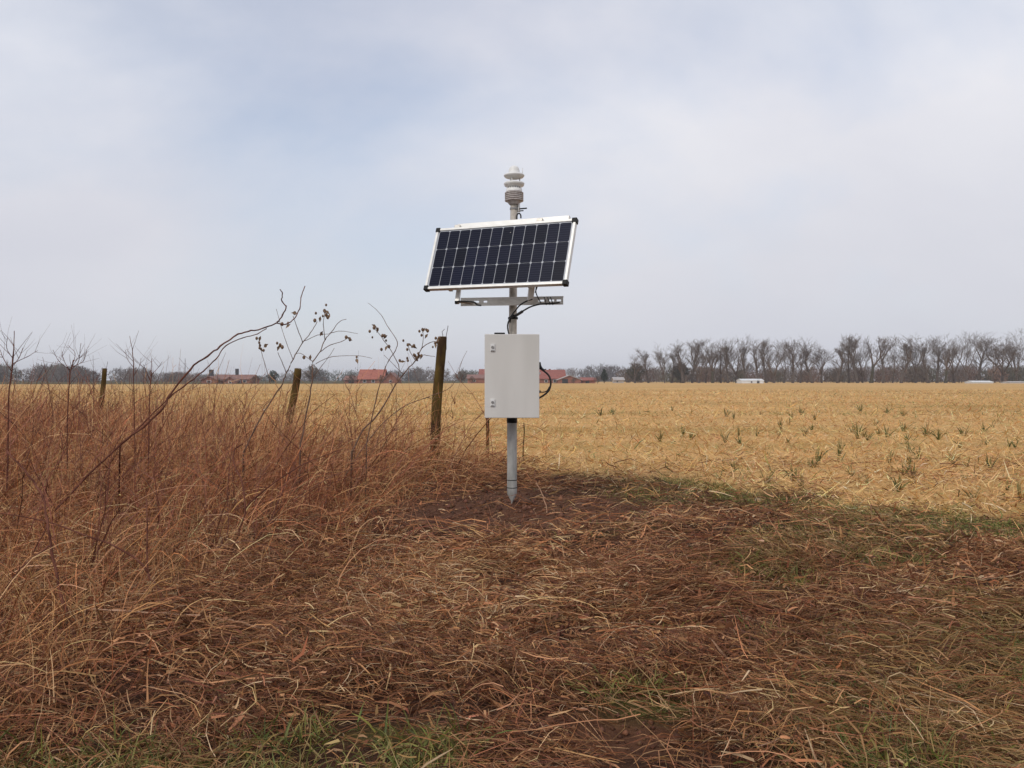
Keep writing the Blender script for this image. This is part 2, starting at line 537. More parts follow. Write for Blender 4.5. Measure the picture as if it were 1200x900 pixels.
lying(120000, 4.4, 10.0, 3, 0.0046, 0.15, 'dry_grass', 'flattened brown stalks lying farther back around the metal pole', 3)

lying(4500, 1.55, 7.0, 7, 0.0027, 0.30, 'long_stalks', 'long pale bent stalks scattered over the flattened verge', 6)

lying(30000, 1.55, 6.5, 3, 0.0085, 0.038, 'leaf_litter', 'broken brown leaf scraps lying among the flattened stalks', 9)

# --- standing dry weeds of the thicket
x, y = view_points(102000, 1.8, 16.0, 0.15, 0.70, 0.9)
k = (rng.random(len(x)) < m_thick(x, y)) & (x < 0.4)
x, y = x[k], y[k]
n = len(x)
Ht = np.interp(y, [2.2, 3.2, 4.5, 6.0, 8.0, 17], [0.20, 0.26, 0.36, 0.50, 0.60, 0.66]) * (0.40 + 0.60 * np.maximum(slope_in(x, y), sstep(7.0, 8.4, y)))
Ht = Ht * (0.35 + 1.25 * fbm(x * 1.3, y * 1.3, 83)) * np.exp(np.clip(rng.normal(0, 0.28, n), -.8, .45)) * (0.55 + 0.45 * m_thick(x, y))
K = 5
s = np.linspace(0, 1, K)
lean = np.abs(rng.normal(0.42, 0.55, n)) + 0.35 * (1 - slope_in(x, y))
az = np.where(rng.random(n) < 0.68, rng.normal(0.15, 0.7, n), rng.random(n) * 6.28)
bend = rng.normal(0.95, 1.15, n)
inc = lean[:, None] + bend[:, None] * s[None, :] + np.cumsum(rng.normal(0, 0.24, (n, K)), 1)
azz = az[:, None] + np.cumsum(rng.normal(0, 0.40, (n, K)), 1)
st = (Ht / (K - 1) * 1.1)[:, None]
px = x[:, None] + np.cumsum(np.sin(inc) * np.cos(azz) * st, 1)
py = y[:, None] + np.cumsum(np.sin(inc) * np.sin(azz) * st, 1)
pz = hgt(x, y)[:, None] + np.cumsum(np.cos(inc) * st, 1) - st * 1.2
pz = np.maximum(pz, hgt(px, py) + 0.01)
P1 = np.stack([px, py, pz], -1)
c_lift = np.interp(y, [4, 6, 9], [1.0, 1.1, 1.2])[:, None]
W1 = 0.0042 * np.exp(rng.normal(0, 0.35, n)) * np.interp(y, [3, 9, 16], [0.85, 1.2, 1.7])
tc_ = [(0.33, 0.128, 0.054), (0.44, 0.205, 0.090), (0.20, 0.068, 0.034), (0.54, 0.30, 0.135), (0.62, 0.40, 0.20)]
c1_ = palette(n, tc_, [5, 4, 3, 2.2, 0.6])
redn = fbm(x * 1.1, y * 0.8, 87)[:, None]
c1_ = c1_ * c_lift * (0.95 + (redn - 0.5) * np.array([1.2, 1.8, 1.8]))
c1_ = np.minimum(c1_, np.array([0.60, 0.37, 0.19]) * np.clip(c1_[:, :1] / 0.60, 0.15, 1.0))
ribbons('dry_weeds', P1, W1, c1_, M['strand'], np.linspace(1, 0.35, K), 'standing reddish brown dry weeds in a thicket by the old fence', 'dry weeds',
        col_tip=c1_ * 1.15)
# side twigs of the weeds
sel = rng.choice(n, int(n * 0.85))
kk = rng.integers(2, 5, len(sel))
b0 = P1[sel, kk]
n2 = len(sel)
K2 = 4
az = rng.random(n2) * 6.28
inc = np.abs(rng.normal(0.75, 0.4, n2))
L = np.abs(rng.normal(0.13, 0.06, n2)) * np.interp(b0[:, 1], [3, 8], [0.9, 1.3])
s2 = np.linspace(0, 1, K2)
up = np.cos(inc)[:, None] * L[:, None] * s2 + rng.normal(0, 0.02, (n2, 1)) * s2 ** 2
ou = np.sin(inc)[:, None] * L[:, None] * s2
P2 = np.stack([b0[:, 0:1] + np.cos(az)[:, None] * ou, b0[:, 1:2] + np.sin(az)[:, None] * ou, b0[:, 2:3] + up], -1)
P2 += np.cumsum(rng.normal(0, 0.006, P2.shape), 1)
P2[:, :, 2] = np.maximum(P2[:, :, 2], hgt(P2[:, :, 0], P2[:, :, 1]) + 0.01)
ribbons('dry_weeds', P2, W1[sel] * 0.75, c1_[sel] * 1.08, M['strand'], np.linspace(1, 0.4, K2), 'fine side twigs tangled among the standing dry weeds', 'dry weeds')

# long stems arching over and slumping toward the open verge
x, y = view_points(26000, 2.2, 11.0, 0.3, 0.70, 0.7)
k = (rng.random(len(x)) < m_thick(x, y) * 0.42) & (x < 0.2)
x, y = x[k], y[k]
n, K = len(x), 7
s = np.linspace(0, 1, K)
Ln = np.interp(y, [2.2, 4, 7, 11], [0.30, 0.48, 0.72, 0.80]) * np.exp(rng.normal(0, 0.28, n))
inc = np.abs(rng.normal(0.30, 0.25, n))[:, None] + (rng.uniform(0.9, 2.3, n))[:, None] * s ** 1.3 + np.cumsum(rng.normal(0, 0.10, (n, K)), 1)
azz = (rng.normal(-0.25, 0.75, n))[:, None] + np.cumsum(rng.normal(0, 0.18, (n, K)), 1)
st = (Ln / (K - 1))[:, None]
ax_ = x[:, None] + np.cumsum(np.sin(inc) * np.cos(azz) * st, 1)
ay_ = y[:, None] + np.cumsum(np.sin(inc) * np.sin(azz) * st, 1)
az_ = np.maximum(hgt(x, y)[:, None] + np.cumsum(np.cos(inc) * st, 1) - st, hgt(ax_, ay_) + 0.015)
ca_ = palette(n, [(0.36, 0.145, 0.060), (0.50, 0.26, 0.115), (0.24, 0.085, 0.042), (0.62, 0.40, 0.20)], [4, 4, 2, 1.5], 0.22)
ribbons('arching_stems', np.stack([ax_, ay_, az_], -1), 0.0048 * np.exp(rng.normal(0, 0.3, n)) * np.interp(y, [3, 9], [0.8, 1.2]), ca_, M['strand'],
        np.linspace(1, 0.4, K), 'long dry stems arching over and slumping out of the thicket', 'dry stems')

# woody red-brown shoots standing above the weeds
x, y = view_points(9500, 3.4, 15.0, 0.6, 0.70, 0.9)
k = (rng.random(len(x)) < m_thick(x, y) * (0.25 + 0.75 * slope_in(x, y)) * (0.25 + 1.1 * sstep(0.4, 0.62, fbm(x * 1.1, y * 1.1, 85)))) & (x < 0.3)
x, y = x[k], y[k]
n = len(x)
K = 7
s = np.linspace(0, 1, K)
Ht = np.interp(y, [3.4, 5, 7, 15], [0.42, 0.62, 0.82, 0.92]) * np.exp(np.clip(rng.normal(0, 0.25, n), -.6, .38))
inc = np.abs(rng.normal(0.45, 0.35, n))[:, None] + rng.normal(0.2, 0.65, n)[:, None] * s + np.cumsum(rng.normal(0, 0.15, (n, K)), 1)
azz = np.where(rng.random(n) < 0.8, rng.normal(0.1, 0.6, n), rng.random(n) * 6.28)[:, None] + np.cumsum(rng.normal(0, 0.2, (n, K)), 1)
st = (Ht / (K - 1) * 1.15)[:, None]
P3 = np.stack([x[:, None] + np.cumsum(np.sin(inc) * np.cos(azz) * st, 1), y[:, None] + np.cumsum(np.sin(inc) * np.sin(azz) * st, 1),
               np.maximum(hgt(x, y)[:, None] + np.cumsum(np.cos(inc) * st, 1) - st * 1.3, 0.0)], -1)
W3 = 0.0068 * np.exp(rng.normal(0, 0.28, n)) * np.interp(y, [4, 12], [0.85, 1.25])
c3_ = palette(n, [(0.185, 0.068, 0.042), (0.25, 0.105, 0.062), (0.125, 0.048, 0.032)], [3, 3, 2], 0.2)
ribbons('woody_shoots', P3, W3, c3_, M['strand'], np.linspace(1, 0.35, K), 'thin red brown woody shoots rising above the dry weeds', 'shoots')
sel = rng.choice(n, n * 3)
kk = rng.integers(2, K - 1, len(sel))
b0 = P3[sel, kk]
tdir = P3[sel, kk + 1] - b0
tdir /= np.linalg.norm(tdir, axis=1, keepdims=True) + 1e-9
n2, K2 = len(sel), 4
dd = tdir + rng.normal(0, 0.45, (n2, 3)) + np.array([0, 0, 0.15])
dd /= np.linalg.norm(dd, axis=1, keepdims=True)
L = np.abs(rng.normal(0.17, 0.08, n2)) * (1 - 0.08 * kk)
s2 = np.linspace(0, 1, K2)
P4 = b0[:, None] + dd[:, None] * (L[:, None] * s2)[:, :, None]
P4[:, 1:] += np.cumsum(rng.normal(0, 0.010, (n2, K2 - 1, 3)), 1)
ribbons('woody_shoots', P4, W3[sel] * 0.55, c3_[sel], M['strand'], np.linspace(1, 0.4, K2), 'fine branching tips of the woody shoots above the weeds', 'shoots')

# --- straw litter of the stubble field
x, y = view_points(174000, 4.3, 75.0, -0.62, 0.70, 1.2)
mfs = np.maximum(m_field(x, y), 0.42 * sstep(0.3, 1.0, x) * (1 - sstep(0.1, 1.9, field_edge(x) - y)) * sstep(0.42, 0.6, fbm(x * 2.2, y * 2.2, 101)))
k = rng.random(len(x)) < mfs * (0.5 + 0.8 * sstep(0.3, 0.6, fbm(x * 1.1, y * 1.1, 91)))
x, y = x[k], y[k]
n = len(x)
K = 3
s = np.linspace(0, 1, K)
far = np.interp(y, [6, 12, 25, 75], [1.0, 1.15, 1.6, 2.6])
L = 0.105 * np.exp(np.clip(rng.normal(0, 0.5, n), -1.2, 0.8)) * far ** 0.5
th = rng.random(n) * 6.28
turn = rng.normal(0, 1.5, n)
ang = th[:, None] + turn[:, None] * s + np.cumsum(rng.normal(0, 0.25, (n, K)), 1)
tilt = np.minimum(np.abs(rng.normal(0.15, 0.45, n)), 1.0)
st = (L / (K - 1))[:, None]
px = x[:, None] + np.cumsum(np.cos(ang) * st * np.cos(tilt)[:, None], 1)
py = y[:, None] + np.cumsum(np.sin(ang) * st * np.cos(tilt)[:, None], 1)
arc = rng.normal(0.0, 0.10, n)
pz = hgt(px, py) + 0.004 + rng.exponential(0.03, n)[:, None] + np.sin(tilt)[:, None] * L[:, None] * s + arc[:, None] * L[:, None] * (4 * s * (1 - s))
pz = np.maximum(pz, hgt(px, py) + 0.003)
W = 0.0050 * np.exp(rng.normal(0, 0.45, n)) * far
col = palette(n, [(0.68, 0.395, 0.158), (0.77, 0.50, 0.225), (0.53, 0.285, 0.102), (0.30, 0.142, 0.058), (0.80, 0.60, 0.35)], [5, 4, 3, 1.6, 1.1], 0.17)
pat = fbm(x * 0.35, y * 0.22, 93)[:, None]
col = col * (1 + (pat - 0.5) * np.array([0.5, 0.62, 0.75]))
row = np.exp(-((np.mod(y + 0.03 * x, 6.5) - 3) / 0.6) ** 2) * sstep(10, 20, y) * sstep(0.40, 0.58, fbm(x * 0.12, y * 0.5, 95))
gm = (rng.random(n) < 0.05 + 0.10 * sstep(0.5, 0.7, fbm(x * 0.8, y * 0.8, 99)) + 0.75 * row)[:, None]
col = np.where(gm, palette(n, [(0.20, 0.19, 0.055), (0.13, 0.15, 0.05)], [1, 1]), col)
ribbons('straw', np.stack([px, py, pz], -1), W, col, M['strand'], np.array([0.85, 1, 0.25]), 'golden straw and withered leaves strewn over the stubble field', 'straw',
        rng.normal(0, 0.6, (n, 3)) + np.array([0, 0, 0.8]))

# --- green grass along the near edge and moss in the track
x, y = view_points(185000, 1.6, 7.8, 0.4, 0.70, 0.5)
k = rng.random(len(x)) < (m_green(x, y) ** 1.5) * (0.08 + 1.1 * sstep(0.45, 0.62, fbm(x * 5, y * 5, 97))) * np.interp(y, [2.5, 3.5], [1, 0.8])
x, y = x[k], y[k]
n = len(x)
K = 4
s = np.linspace(0, 1, K)
L = np.abs(rng.normal(0.042, 0.020, n)) * np.interp(y, [2.4, 4], [1, 0.8]) + 0.012
az = rng.random(n) * 6.28
inc = np.abs(rng.normal(0.45, 0.3, n))[:, None] + rng.normal(0.7, 0.4, n)[:, None] * s
st = (L / (K - 1))[:, None]
px = x[:, None] + np.cumsum(np.sin(inc) * st, 1) * np.cos(az)[:, None]
py = y[:, None] + np.cumsum(np.sin(inc) * st, 1) * np.sin(az)[:, None]
pz = hgt(x, y)[:, None] + 0.01 + np.cumsum(np.cos(inc) * st, 1)
col = palette(n, [(0.14, 0.145, 0.030), (0.20, 0.18, 0.045), (0.095, 0.112, 0.028), (0.28, 0.20, 0.07)], [4, 3, 3, 2.5])
ribbons('grass', np.stack([px, py, pz], -1), 0.0036 * np.exp(rng.normal(0, 0.3, n)), col, M['leafy'], np.array([1, 0.95, 0.7, 0.1]),
        'short green grass showing through the dead stalks', 'grass')

# --- crumbs of earth on the bare soil
x, y = view_points(60000, 1.8, 9.5, 0.6, 0.66, 0.3)
k = rng.random(len(x)) < m_soil(x, y) * 0.75
x, y = np.concatenate([x[k], rng.normal(0, 0.22, 260)]), np.concatenate([y[k], POLE[1] + rng.normal(0, 0.20, 260)])
n = len(x)
r = 0.0055 * np.exp(rng.normal(0, 0.55, n))
r[-260:] *= 1.7
oc = np.array([(1, 0, 0), (-1, 0, 0), (0, 1, 0), (0, -1, 0), (0, 0, 1), (0, 0, -1)], float)
Vv = np.stack([x, y, hgt(x, y) + r * 0.3], -1)[:, None, :] + (oc[None] * (0.6 + 0.7 * rng.random((n, 6, 1)))) * r[:, None, None]
tri = np.array([(0, 2, 4), (2, 1, 4), (1, 3, 4), (3, 0, 4), (2, 0, 5), (1, 2, 5), (3, 1, 5), (0, 3, 5)])
Qq = (np.arange(n)[:, None, None] * 6 + tri[None]).reshape(-1, 3)
col = np.repeat(palette(n, [(0.12, 0.052, 0.029), (0.17, 0.08, 0.045), (0.085, 0.036, 0.02)], [3, 2, 2]), 6, axis=0)
tag(obj('soil_crumbs', fast_mesh('soil_crumbs', Vv.reshape(-1, 3), Qq, col), M['strand']), 'loose reddish earth crumbs on the bare soil', 'soil', kind='stuff')

# ------------------------------------------------------------------ far woods (one mass each)
def woods(name, ctrl, d, label, depth=40, per=330, cols=None, step=6.5, hk=1.0, seed=1):
    r_ = np.random.default_rng(seed)
    ctrl = np.array(ctrl, float)
    x0, x1 = (ctrl[0, 0] - 600) / F * d, (ctrl[-1, 0] - 600) / F * d
    cx = np.arange(x0, x1, step) + r_.normal(0, step * 0.3, len(np.arange(x0, x1, step)))
    Ps, Ws, Cs, Rf = [], [], [], []
    for c in cx:
        dd = d + r_.random() * depth
        top = EYE + (HOR - np.interp(600 + c / d * F, ctrl[:, 0], ctrl[:, 1])) / F * d
        top *= np.exp(r_.normal(0, 0.09))
        rx = step * (0.9 + 0.8 * r_.random())
        base = np.array(cols[r_.integers(len(cols))]) * np.exp(r_.normal(0, 0.15))
        m_ = int(per * (0.7 + 0.6 * r_.random()))
        sub = r_.random((7, 2))
        sk = r_.integers(7, size=m_)
        zf = r_.random(m_) ** 0.85
        dome = np.sqrt(np.clip(1 - ((zf - 0.5) / 0.5).clip(0, 1) ** 2, 0, 1))
        rr_ = np.sqrt(r_.random(m_)) * (0.85 + 0.15 * dome) * np.where(zf > 0.5, dome, 1.0)
        aa = r_.random(m_) * 6.28
        p = np.stack([c + np.cos(aa) * rr_ * rx * 0.45 + (sub[sk, 0] - 0.5) * 1.5 * rx, dd + np.sin(aa) * rr_ * rx, zf * top * (0.70 + 0.30 * sub[sk, 1]) * np.exp(r_.normal(0, 0.04, m_))], 1)
        L = top * 0.13 * (0.5 + r_.random(m_))
        dr = np.stack([np.cos(aa) * 0.45 + r_.normal(0, 0.35, m_), r_.normal(0, 0.3, m_), np.abs(r_.normal(0.8, 0.4, m_))], 1)
        dr /= np.linalg.norm(dr, axis=1, keepdims=True)
        Ps.append(np.stack([p, p + dr * L[:, None]], 1))
        Ws.append(top * 0.042 * np.exp(r_.normal(0, 0.4, m_)) * (1 - 0.55 * zf))
        Cs.append(base[None] * np.exp(r_.normal(0, 0.25, (m_, 1))))
        Rf.append(r_.normal(0, 0.5, (m_, 3)) + np.array([0, 1.0, 0]))
        # trunks
        nt_ = 2
        tx = c + r_.normal(0, rx * 0.5, nt_)
        q = np.stack([np.stack([tx, np.full(nt_, dd), np.full(nt_, -0.2)], 1),
                      np.stack([tx + r_.normal(0, 0.6, nt_), np.full(nt_, dd), np.full(nt_, top * 0.75)], 1)], 1)
        Ps.append(q); Ws.append(np.full(nt_, top * 0.035)); Cs.append(np.tile(base * 0.8, (nt_, 1))); Rf.append(np.tile([0, 1.0, 0], (nt_, 1)))
    P, W, col, Rf = (np.concatenate(z) for z in (Ps, Ws, Cs, Rf))
    P[:, :, 2] = np.maximum(P[:, :, 2], -0.2)
    return ribbons(name, P, W, col, M['strand'], np.array([1, 0.35]), label, 'woodland', Rf)
BR = [(0.120, 0.090, 0.075), (0.145, 0.107, 0.085), (0.095, 0.078, 0.067), (0.11, 0.095, 0.062)]
woods('woodland', [(-220, 426), (0, 427), (20, 426), (38, 428), (60, 427), (85, 431), (110, 432), (135, 431), (150, 434), (170, 435), (190, 434), (206, 438)],
      330, 'brown leafless woodland along the horizon behind the weeds', 30, 1500, BR, 5.0, seed=3)
woods('woodland', [(200, 440), (240, 438), (300, 439), (330, 436), (352, 431), (380, 434), (408, 436), (440, 436), (480, 432), (500, 431), (520, 434), (545, 434), (560, 432), (580, 434)],
      430, 'grey brown woodland strip behind the red roofed farmhouses', 40, 1000, BR + [(0.07, 0.08, 0.05)], 6.5, seed=4)
woods('woodland', [(640, 436), (662, 432), (680, 430), (700, 429), (720, 429), (745, 431), (800, 430), (900, 429), (1000, 430), (1100, 429), (1200, 428), (1480, 428)],
      520, 'low hazy woodland behind the tall row of bare trees', 60, 800, [(0.12, 0.092, 0.080), (0.145, 0.108, 0.090), (0.105, 0.085, 0.075)], 7.5, seed=5)
woods('undergrowth', [(736, 433), (760, 428), (800, 430), (830, 427), (860, 434), (920, 432), (980, 433), (1040, 430), (1100, 428), (1140, 432), (1200, 429), (1400, 430)],
      262, 'brown scrub and saplings under the tall bare trees', 16, 520, [(0.125, 0.078, 0.055), (0.15, 0.09, 0.062), (0.10, 0.070, 0.048), (0.095, 0.085, 0.045)], 3.2, seed=6)

# ------------------------------------------------------------------ row of tall bare trees
M['bark'] = noisy('grey_bark', (0.080, 0.062, 0.050), (0.140, 0.110, 0.090), 1.4, rough=0.9, spec=0.2)
M['twig'] = noisy('brown_twigs', (0.120, 0.086, 0.062), (0.175, 0.128, 0.093), 0.6, rough=0.9, spec=0.2)
M['ivy'] = noisy('ivy_bark', (0.045, 0.045, 0.026), (0.095, 0.075, 0.045), 1.8, rough=0.9, spec=0.2)
M['needle'] = noisy('dark_evergreen', (0.022, 0.030, 0.018), (0.05, 0.058, 0.032), 0.8, rough=0.9, spec=0.2)

def bare_tree(seed, H=15.0, spread=0.30, clear=0.33, ivy=False, forks=3, leader=False):
    """returns (trunk mesh, crown mesh): unit-free bare tree of height H, foot at the origin"""
    r_ = random.Random(seed)
    tb, cb = MB(), MB()
    r0 = H * (0.025 + 0.008 * r_.random()) * (1.5 if ivy else 1)
    tips = []
    # trunk
    pts, rad = [], []
    p = Vector((0, 0, -0.3))
    dirn = Vector((r_.gauss(0, 0.05), r_.gauss(0, 0.05), 1)).normalized()
    nseg = 7
    hT = H * clear * (0.9 + 0.3 * r_.random())
    for i in range(nseg + 1):
        pts.append(p.copy()); rad.append(r0 * (1.25 if i == 0 else 1 - 0.35 * i / nseg))
        dirn = (dirn + Vector((r_.gauss(0, 0.05), r_.gauss(0, 0.05), 0.1))).normalized()
        p = p + dirn * hT / nseg
    tb.tube(pts, rad, 6)
    def branch(p, d, L, r, lev):
        n = 5 if lev < 3 else 3
        pts, rad = [p.copy()], [r]
        q = p.copy()
        for i in range(n):
            d = (d + Vector((r_.gauss(0, 0.14), r_.gauss(0, 0.14), 0.10 if lev < 3 else 0.05))).normalized()
            q = q + d * L / n
            pts.append(q.copy()); rad.append(r * (1 - 0.62 * (i + 1) / n))
        cb.tube(pts, rad, 5 if lev < 2 else 3)
        if lev >= 5:
            return
        kids = {1: 5, 2: 4, 3: 4, 4: 4}[lev]
        for j in range(kids):
            k = min(n, max(1, round(n * (0.30 + 0.72 * (j + r_.random() * 0.6) / kids))))
            az = r_.random() * 6.283
            ax = d.cross(Vector((math.cos(az), math.sin(az), 0.2))).normalized()
            ang = r_.uniform(0.30, 0.85)
            nd = (Matrix.Rotation(ang, 3, ax) @ d)
            nd.z = nd.z * 0.85 + (0.22 if lev < 3 else 0.1)
            branch(pts[k], nd.normalized(), L * r_.uniform(0.45, 0.72), max(rad[k] * 0.62, 0.024), lev + 1)
    for j in range(forks):
        az = 6.283 * (j + r_.random() * 0.5) / forks
        out = spread * r_.uniform(0.5, 1.25)
        d = Vector((math.cos(az) * out, math.sin(az) * out, 1)).normalized()
        k = nseg - (j % 2)
        branch(pts[k], d, (H - pts[k].z) * r_.uniform(0.62, 0.80), r0 * 0.55, 1)
    if leader:                                           # limbs all the way up a straight stem
        for j in range(7):
            k = 3 + (j * (nseg - 3)) // 7
            az = j * 2.4 + r_.random()
            branch(pts[k], Vector((math.cos(az) * .8, math.sin(az) * .8, 0.9)).normalized(), H * r_.uniform(.20, .30), r0 * 0.36, 2)
    for j in range(3):                                   # low side limbs
        k = r_.randint(4, nseg - 1)
        az = r_.random() * 6.283
        branch(pts[k], Vector((math.cos(az), math.sin(az), 0.7)).normalized(), H * 0.15, r0 * 0.22, 3)
    return tb.mesh('trunk'), cb.mesh('crown')
kinds = []
for i in range(9):
    tm, cm = bare_tree(100 + i, 15, [0.30, 0.38, 0.46, 0.28, 0.42, 0.34, 0.50, 0.30, 0.40][i], [0.28, 0.56, 0.30, 0.42, 0.60, 0.52, 0.22, 0.34, 0.62][i], i in (3, 7), [3, 3, 5, 2, 2, 4, 4, 3, 2][i], i in (1, 4, 5, 8))
    tm.materials.append(M['ivy'] if i in (3, 7) else M['bark'])
    cm.materials.append(M['twig'])
    zmax = max(v.co.z for v in cm.vertices)
    kinds.append((tm, cm, zmax))
row = [(744, 413), (760, 409), (779, 404), (787, 409), (800, 402), (811, 400), (819, 402), (827, 401), (835, 399), (845, 402), (853, 399), (863, 396),
       (874, 400), (888, 402), (898, 400), (907, 399), (919, 398), (929, 400), (938, 397), (952, 402), (963, 401), (981, 402), (995, 396), (1005, 394), (1011, 398),
       (1021, 397), (1035, 396), (1046, 399), (1056, 395), (1073, 394), (1088, 400), (1098, 397), (1108, 394), (1118, 393), (1133, 392), (1147, 396),
       (1163, 397), (1175, 389), (1192, 395), (1206, 392), (1224, 395)]
ORD = ('first second third fourth fifth sixth seventh eighth ninth tenth eleventh twelfth thirteenth fourteenth fifteenth sixteenth seventeenth eighteenth nineteenth '
       'twentieth twenty-first twenty-second twenty-third twenty-fourth twenty-fifth twenty-sixth twenty-seventh twenty-eighth twenty-ninth thirtieth thirty-first '
       'thirty-second thirty-third thirty-fourth thirty-fifth thirty-sixth thirty-seventh thirty-eighth thirty-ninth fortieth forty-first').split()
ivyset = {834, 835, 1021, 1108}
for i, (px_, top) in enumerate(row):
    d = 244 + (i * 7) % 13 - 4
    kd = i % 9
    if px_ in ivyset:
        kd = 3 if i % 2 else 7
    elif kd in (3, 7):
        kd = (kd + 1 + i) % 3
    if px_ in (1175, 863):
        kd = 6
    tm, cm, zm = kinds[kd]
    H = (EYE + (HOR - top) / F * d) * 1.10
    o = empty('bare_tree', ((px_ - 600) / F * d, d, 0))
    o.rotation_euler = (rnd.gauss(0, .035), rnd.gauss(0, .045), rnd.random() * 6.28)
    k = H / zm
    wob = rnd.uniform(0.95, 1.45) * (1.2 if px_ in (1175,) else 1)
    o.scale = (k * wob, k * wob, k)
    what = 'ivy-clad bare tree with thick dark trunk' if kd in (3, 7) else 'tall bare winter tree'
    tag(o, f'{what}, {ORD[i]} from the low end of the far row', 'tree', 'bare trees in the far row')
    obj('trunk', tm, None, o)
    obj('crown', cm, None, o)

# single trees and bushes by the farms
def bush(name, px_, ytop, d, w, label, mat, conic=False, seed=1, n=900):
    r_ = np.random.default_rng(seed)
    H = EYE + (HOR - ytop) / F * d
    root = empty(name, ((px_ - 600) / F * d, d, 0))
    tag(root, label, 'tree')
    MB().tube([(0, 0, -0.2), (0.05, 0, H * 0.35), (0, 0, H * 0.8)], [H * 0.03, H * 0.025, 0.02], 6).build('trunk', M['bark'], root)
    u = r_.normal(size=(n, 3))
    u /= np.linalg.norm(u, axis=1, keepdims=True)
    u *= r_.random((n, 1)) ** 0.4
    zz = (u[:, 2] + 1) / 2
    wr = (1.15 - zz) if conic else (0.75 + 0.25 * np.sin(zz * 9 + u[:, 0] * 4))
    p = np.stack([u[:, 0] * w * wr, u[:, 1] * w * wr, H * 0.08 + zz * H * 0.9], 1)
    dr = r_.normal(0, 1, (n, 3)) + np.array([0, 0, 0.6])
    dr /= np.linalg.norm(dr, axis=1, keepdims=True)
    L = H * 0.09
    P = np.stack([p, p + dr * L * 0.5, p + dr * L], 1)
    me = ribbons('crown', P, H * 0.04 * np.exp(r_.normal(0, 0.3, n)), np.ones((n, 3)), None, np.array([0.6, 1, 0.3]))
    obj('crown', me, mat, root)
bush('evergreen_tree', 708, 432, 238, 1.5, 'narrow dark evergreen tree in front of the low hazy woodland', M['needle'], True, 2)
bush('evergreen_tree', 320, 434, 225, 2.0, 'rounded dark evergreen beside the twin-chimney farm', M['needle'], False, 3)
bush('scrub_tree', 745, 425, 246, 3.2, 'dense brown scrubby tree at the low end of the tree row', M['ivy'], False, 5)
bush('scrub_tree', 797, 424, 247, 3.0, 'olive brown scrubby tree among the tall bare trees', M['ivy'], False, 6)
bush('leafless_tree', 366, 427, 235, 2.4, 'rounded brown leafless tree behind the rosehip stems', M['twig'], False, 7, 700)
bush('leafless_tree', 541, 434, 250, 2.6, 'rounded brown leafless tree beside the grey cabinet', M['twig'], False, 8, 700)

M['brush'] = noisy('leafless_brush', (0.10, 0.070, 0.055), (0.16, 0.115, 0.088), 0.8, rough=0.9, spec=0.1)
for px_, yt, w_, lab, sd_ in ((412, 438, 1.6, 'leafless bush before the low dark shed', 11), (447, 439, 1.3, 'leafless bush before the orange roofed farmhouse', 12),
                              (299, 440, 1.5, 'leafless bush at the end of the twin-chimney farmhouse', 13), (257, 443, 0.9, 'low leafless bush between the twin-chimney farm buildings', 14),
                              (553, 441, 1.2, 'leafless bush before the barn beside the cabinet', 15), (672, 442.5, 1.0, 'low leafless bush before the pale-edged brick barn', 16),
                              (700, 440, 1.4, 'leafless bush between the small red shed and the evergreen', 17)):
    bush('leafless_bush', px_, yt, 212, w_, lab, M['brush'], False, sd_, 420)

# ------------------------------------------------------------------ farm buildings far off
M['brick'] = noisy('red_brick', (0.20, 0.085, 0.060), (0.30, 0.13, 0.09), 0.8, rough=0.9)
M['tile'] = noisy('red_roof_tile', (0.22, 0.072, 0.054), (0.33, 0.11, 0.082), 1.6, rough=0.8)
M['tile_or'] = noisy('orange_roof_tile', (0.29, 0.090, 0.060), (0.40, 0.135, 0.09), 1.6, rough=0.8)
M['tile_old'] = noisy('weathered_roof', (0.20, 0.105, 0.085), (0.28, 0.15, 0.12), 0.9, rough=0.85)
M['slate'] = noisy('dark_chimney', (0.035, 0.037, 0.042), (0.07, 0.07, 0.075), 1.0, rough=0.8)
M['white'] = noisy('white_sheet', (0.66, 0.68, 0.68), (0.76, 0.77, 0.77), 0.7, rough=0.6)
M['grey_roof'] = noisy('pale_grey_roof', (0.36, 0.33, 0.31), (0.46, 0.43, 0.41), 0.7, rough=0.8)
M['darkglass'] = noisy('dark_window', (0.02, 0.02, 0.022), (0.05, 0.05, 0.055), 1.0, rough=0.2)
M['render'] = noisy('pale_render', (0.42, 0.38, 0.34), (0.5, 0.46, 0.42), 0.7, rough=0.9)

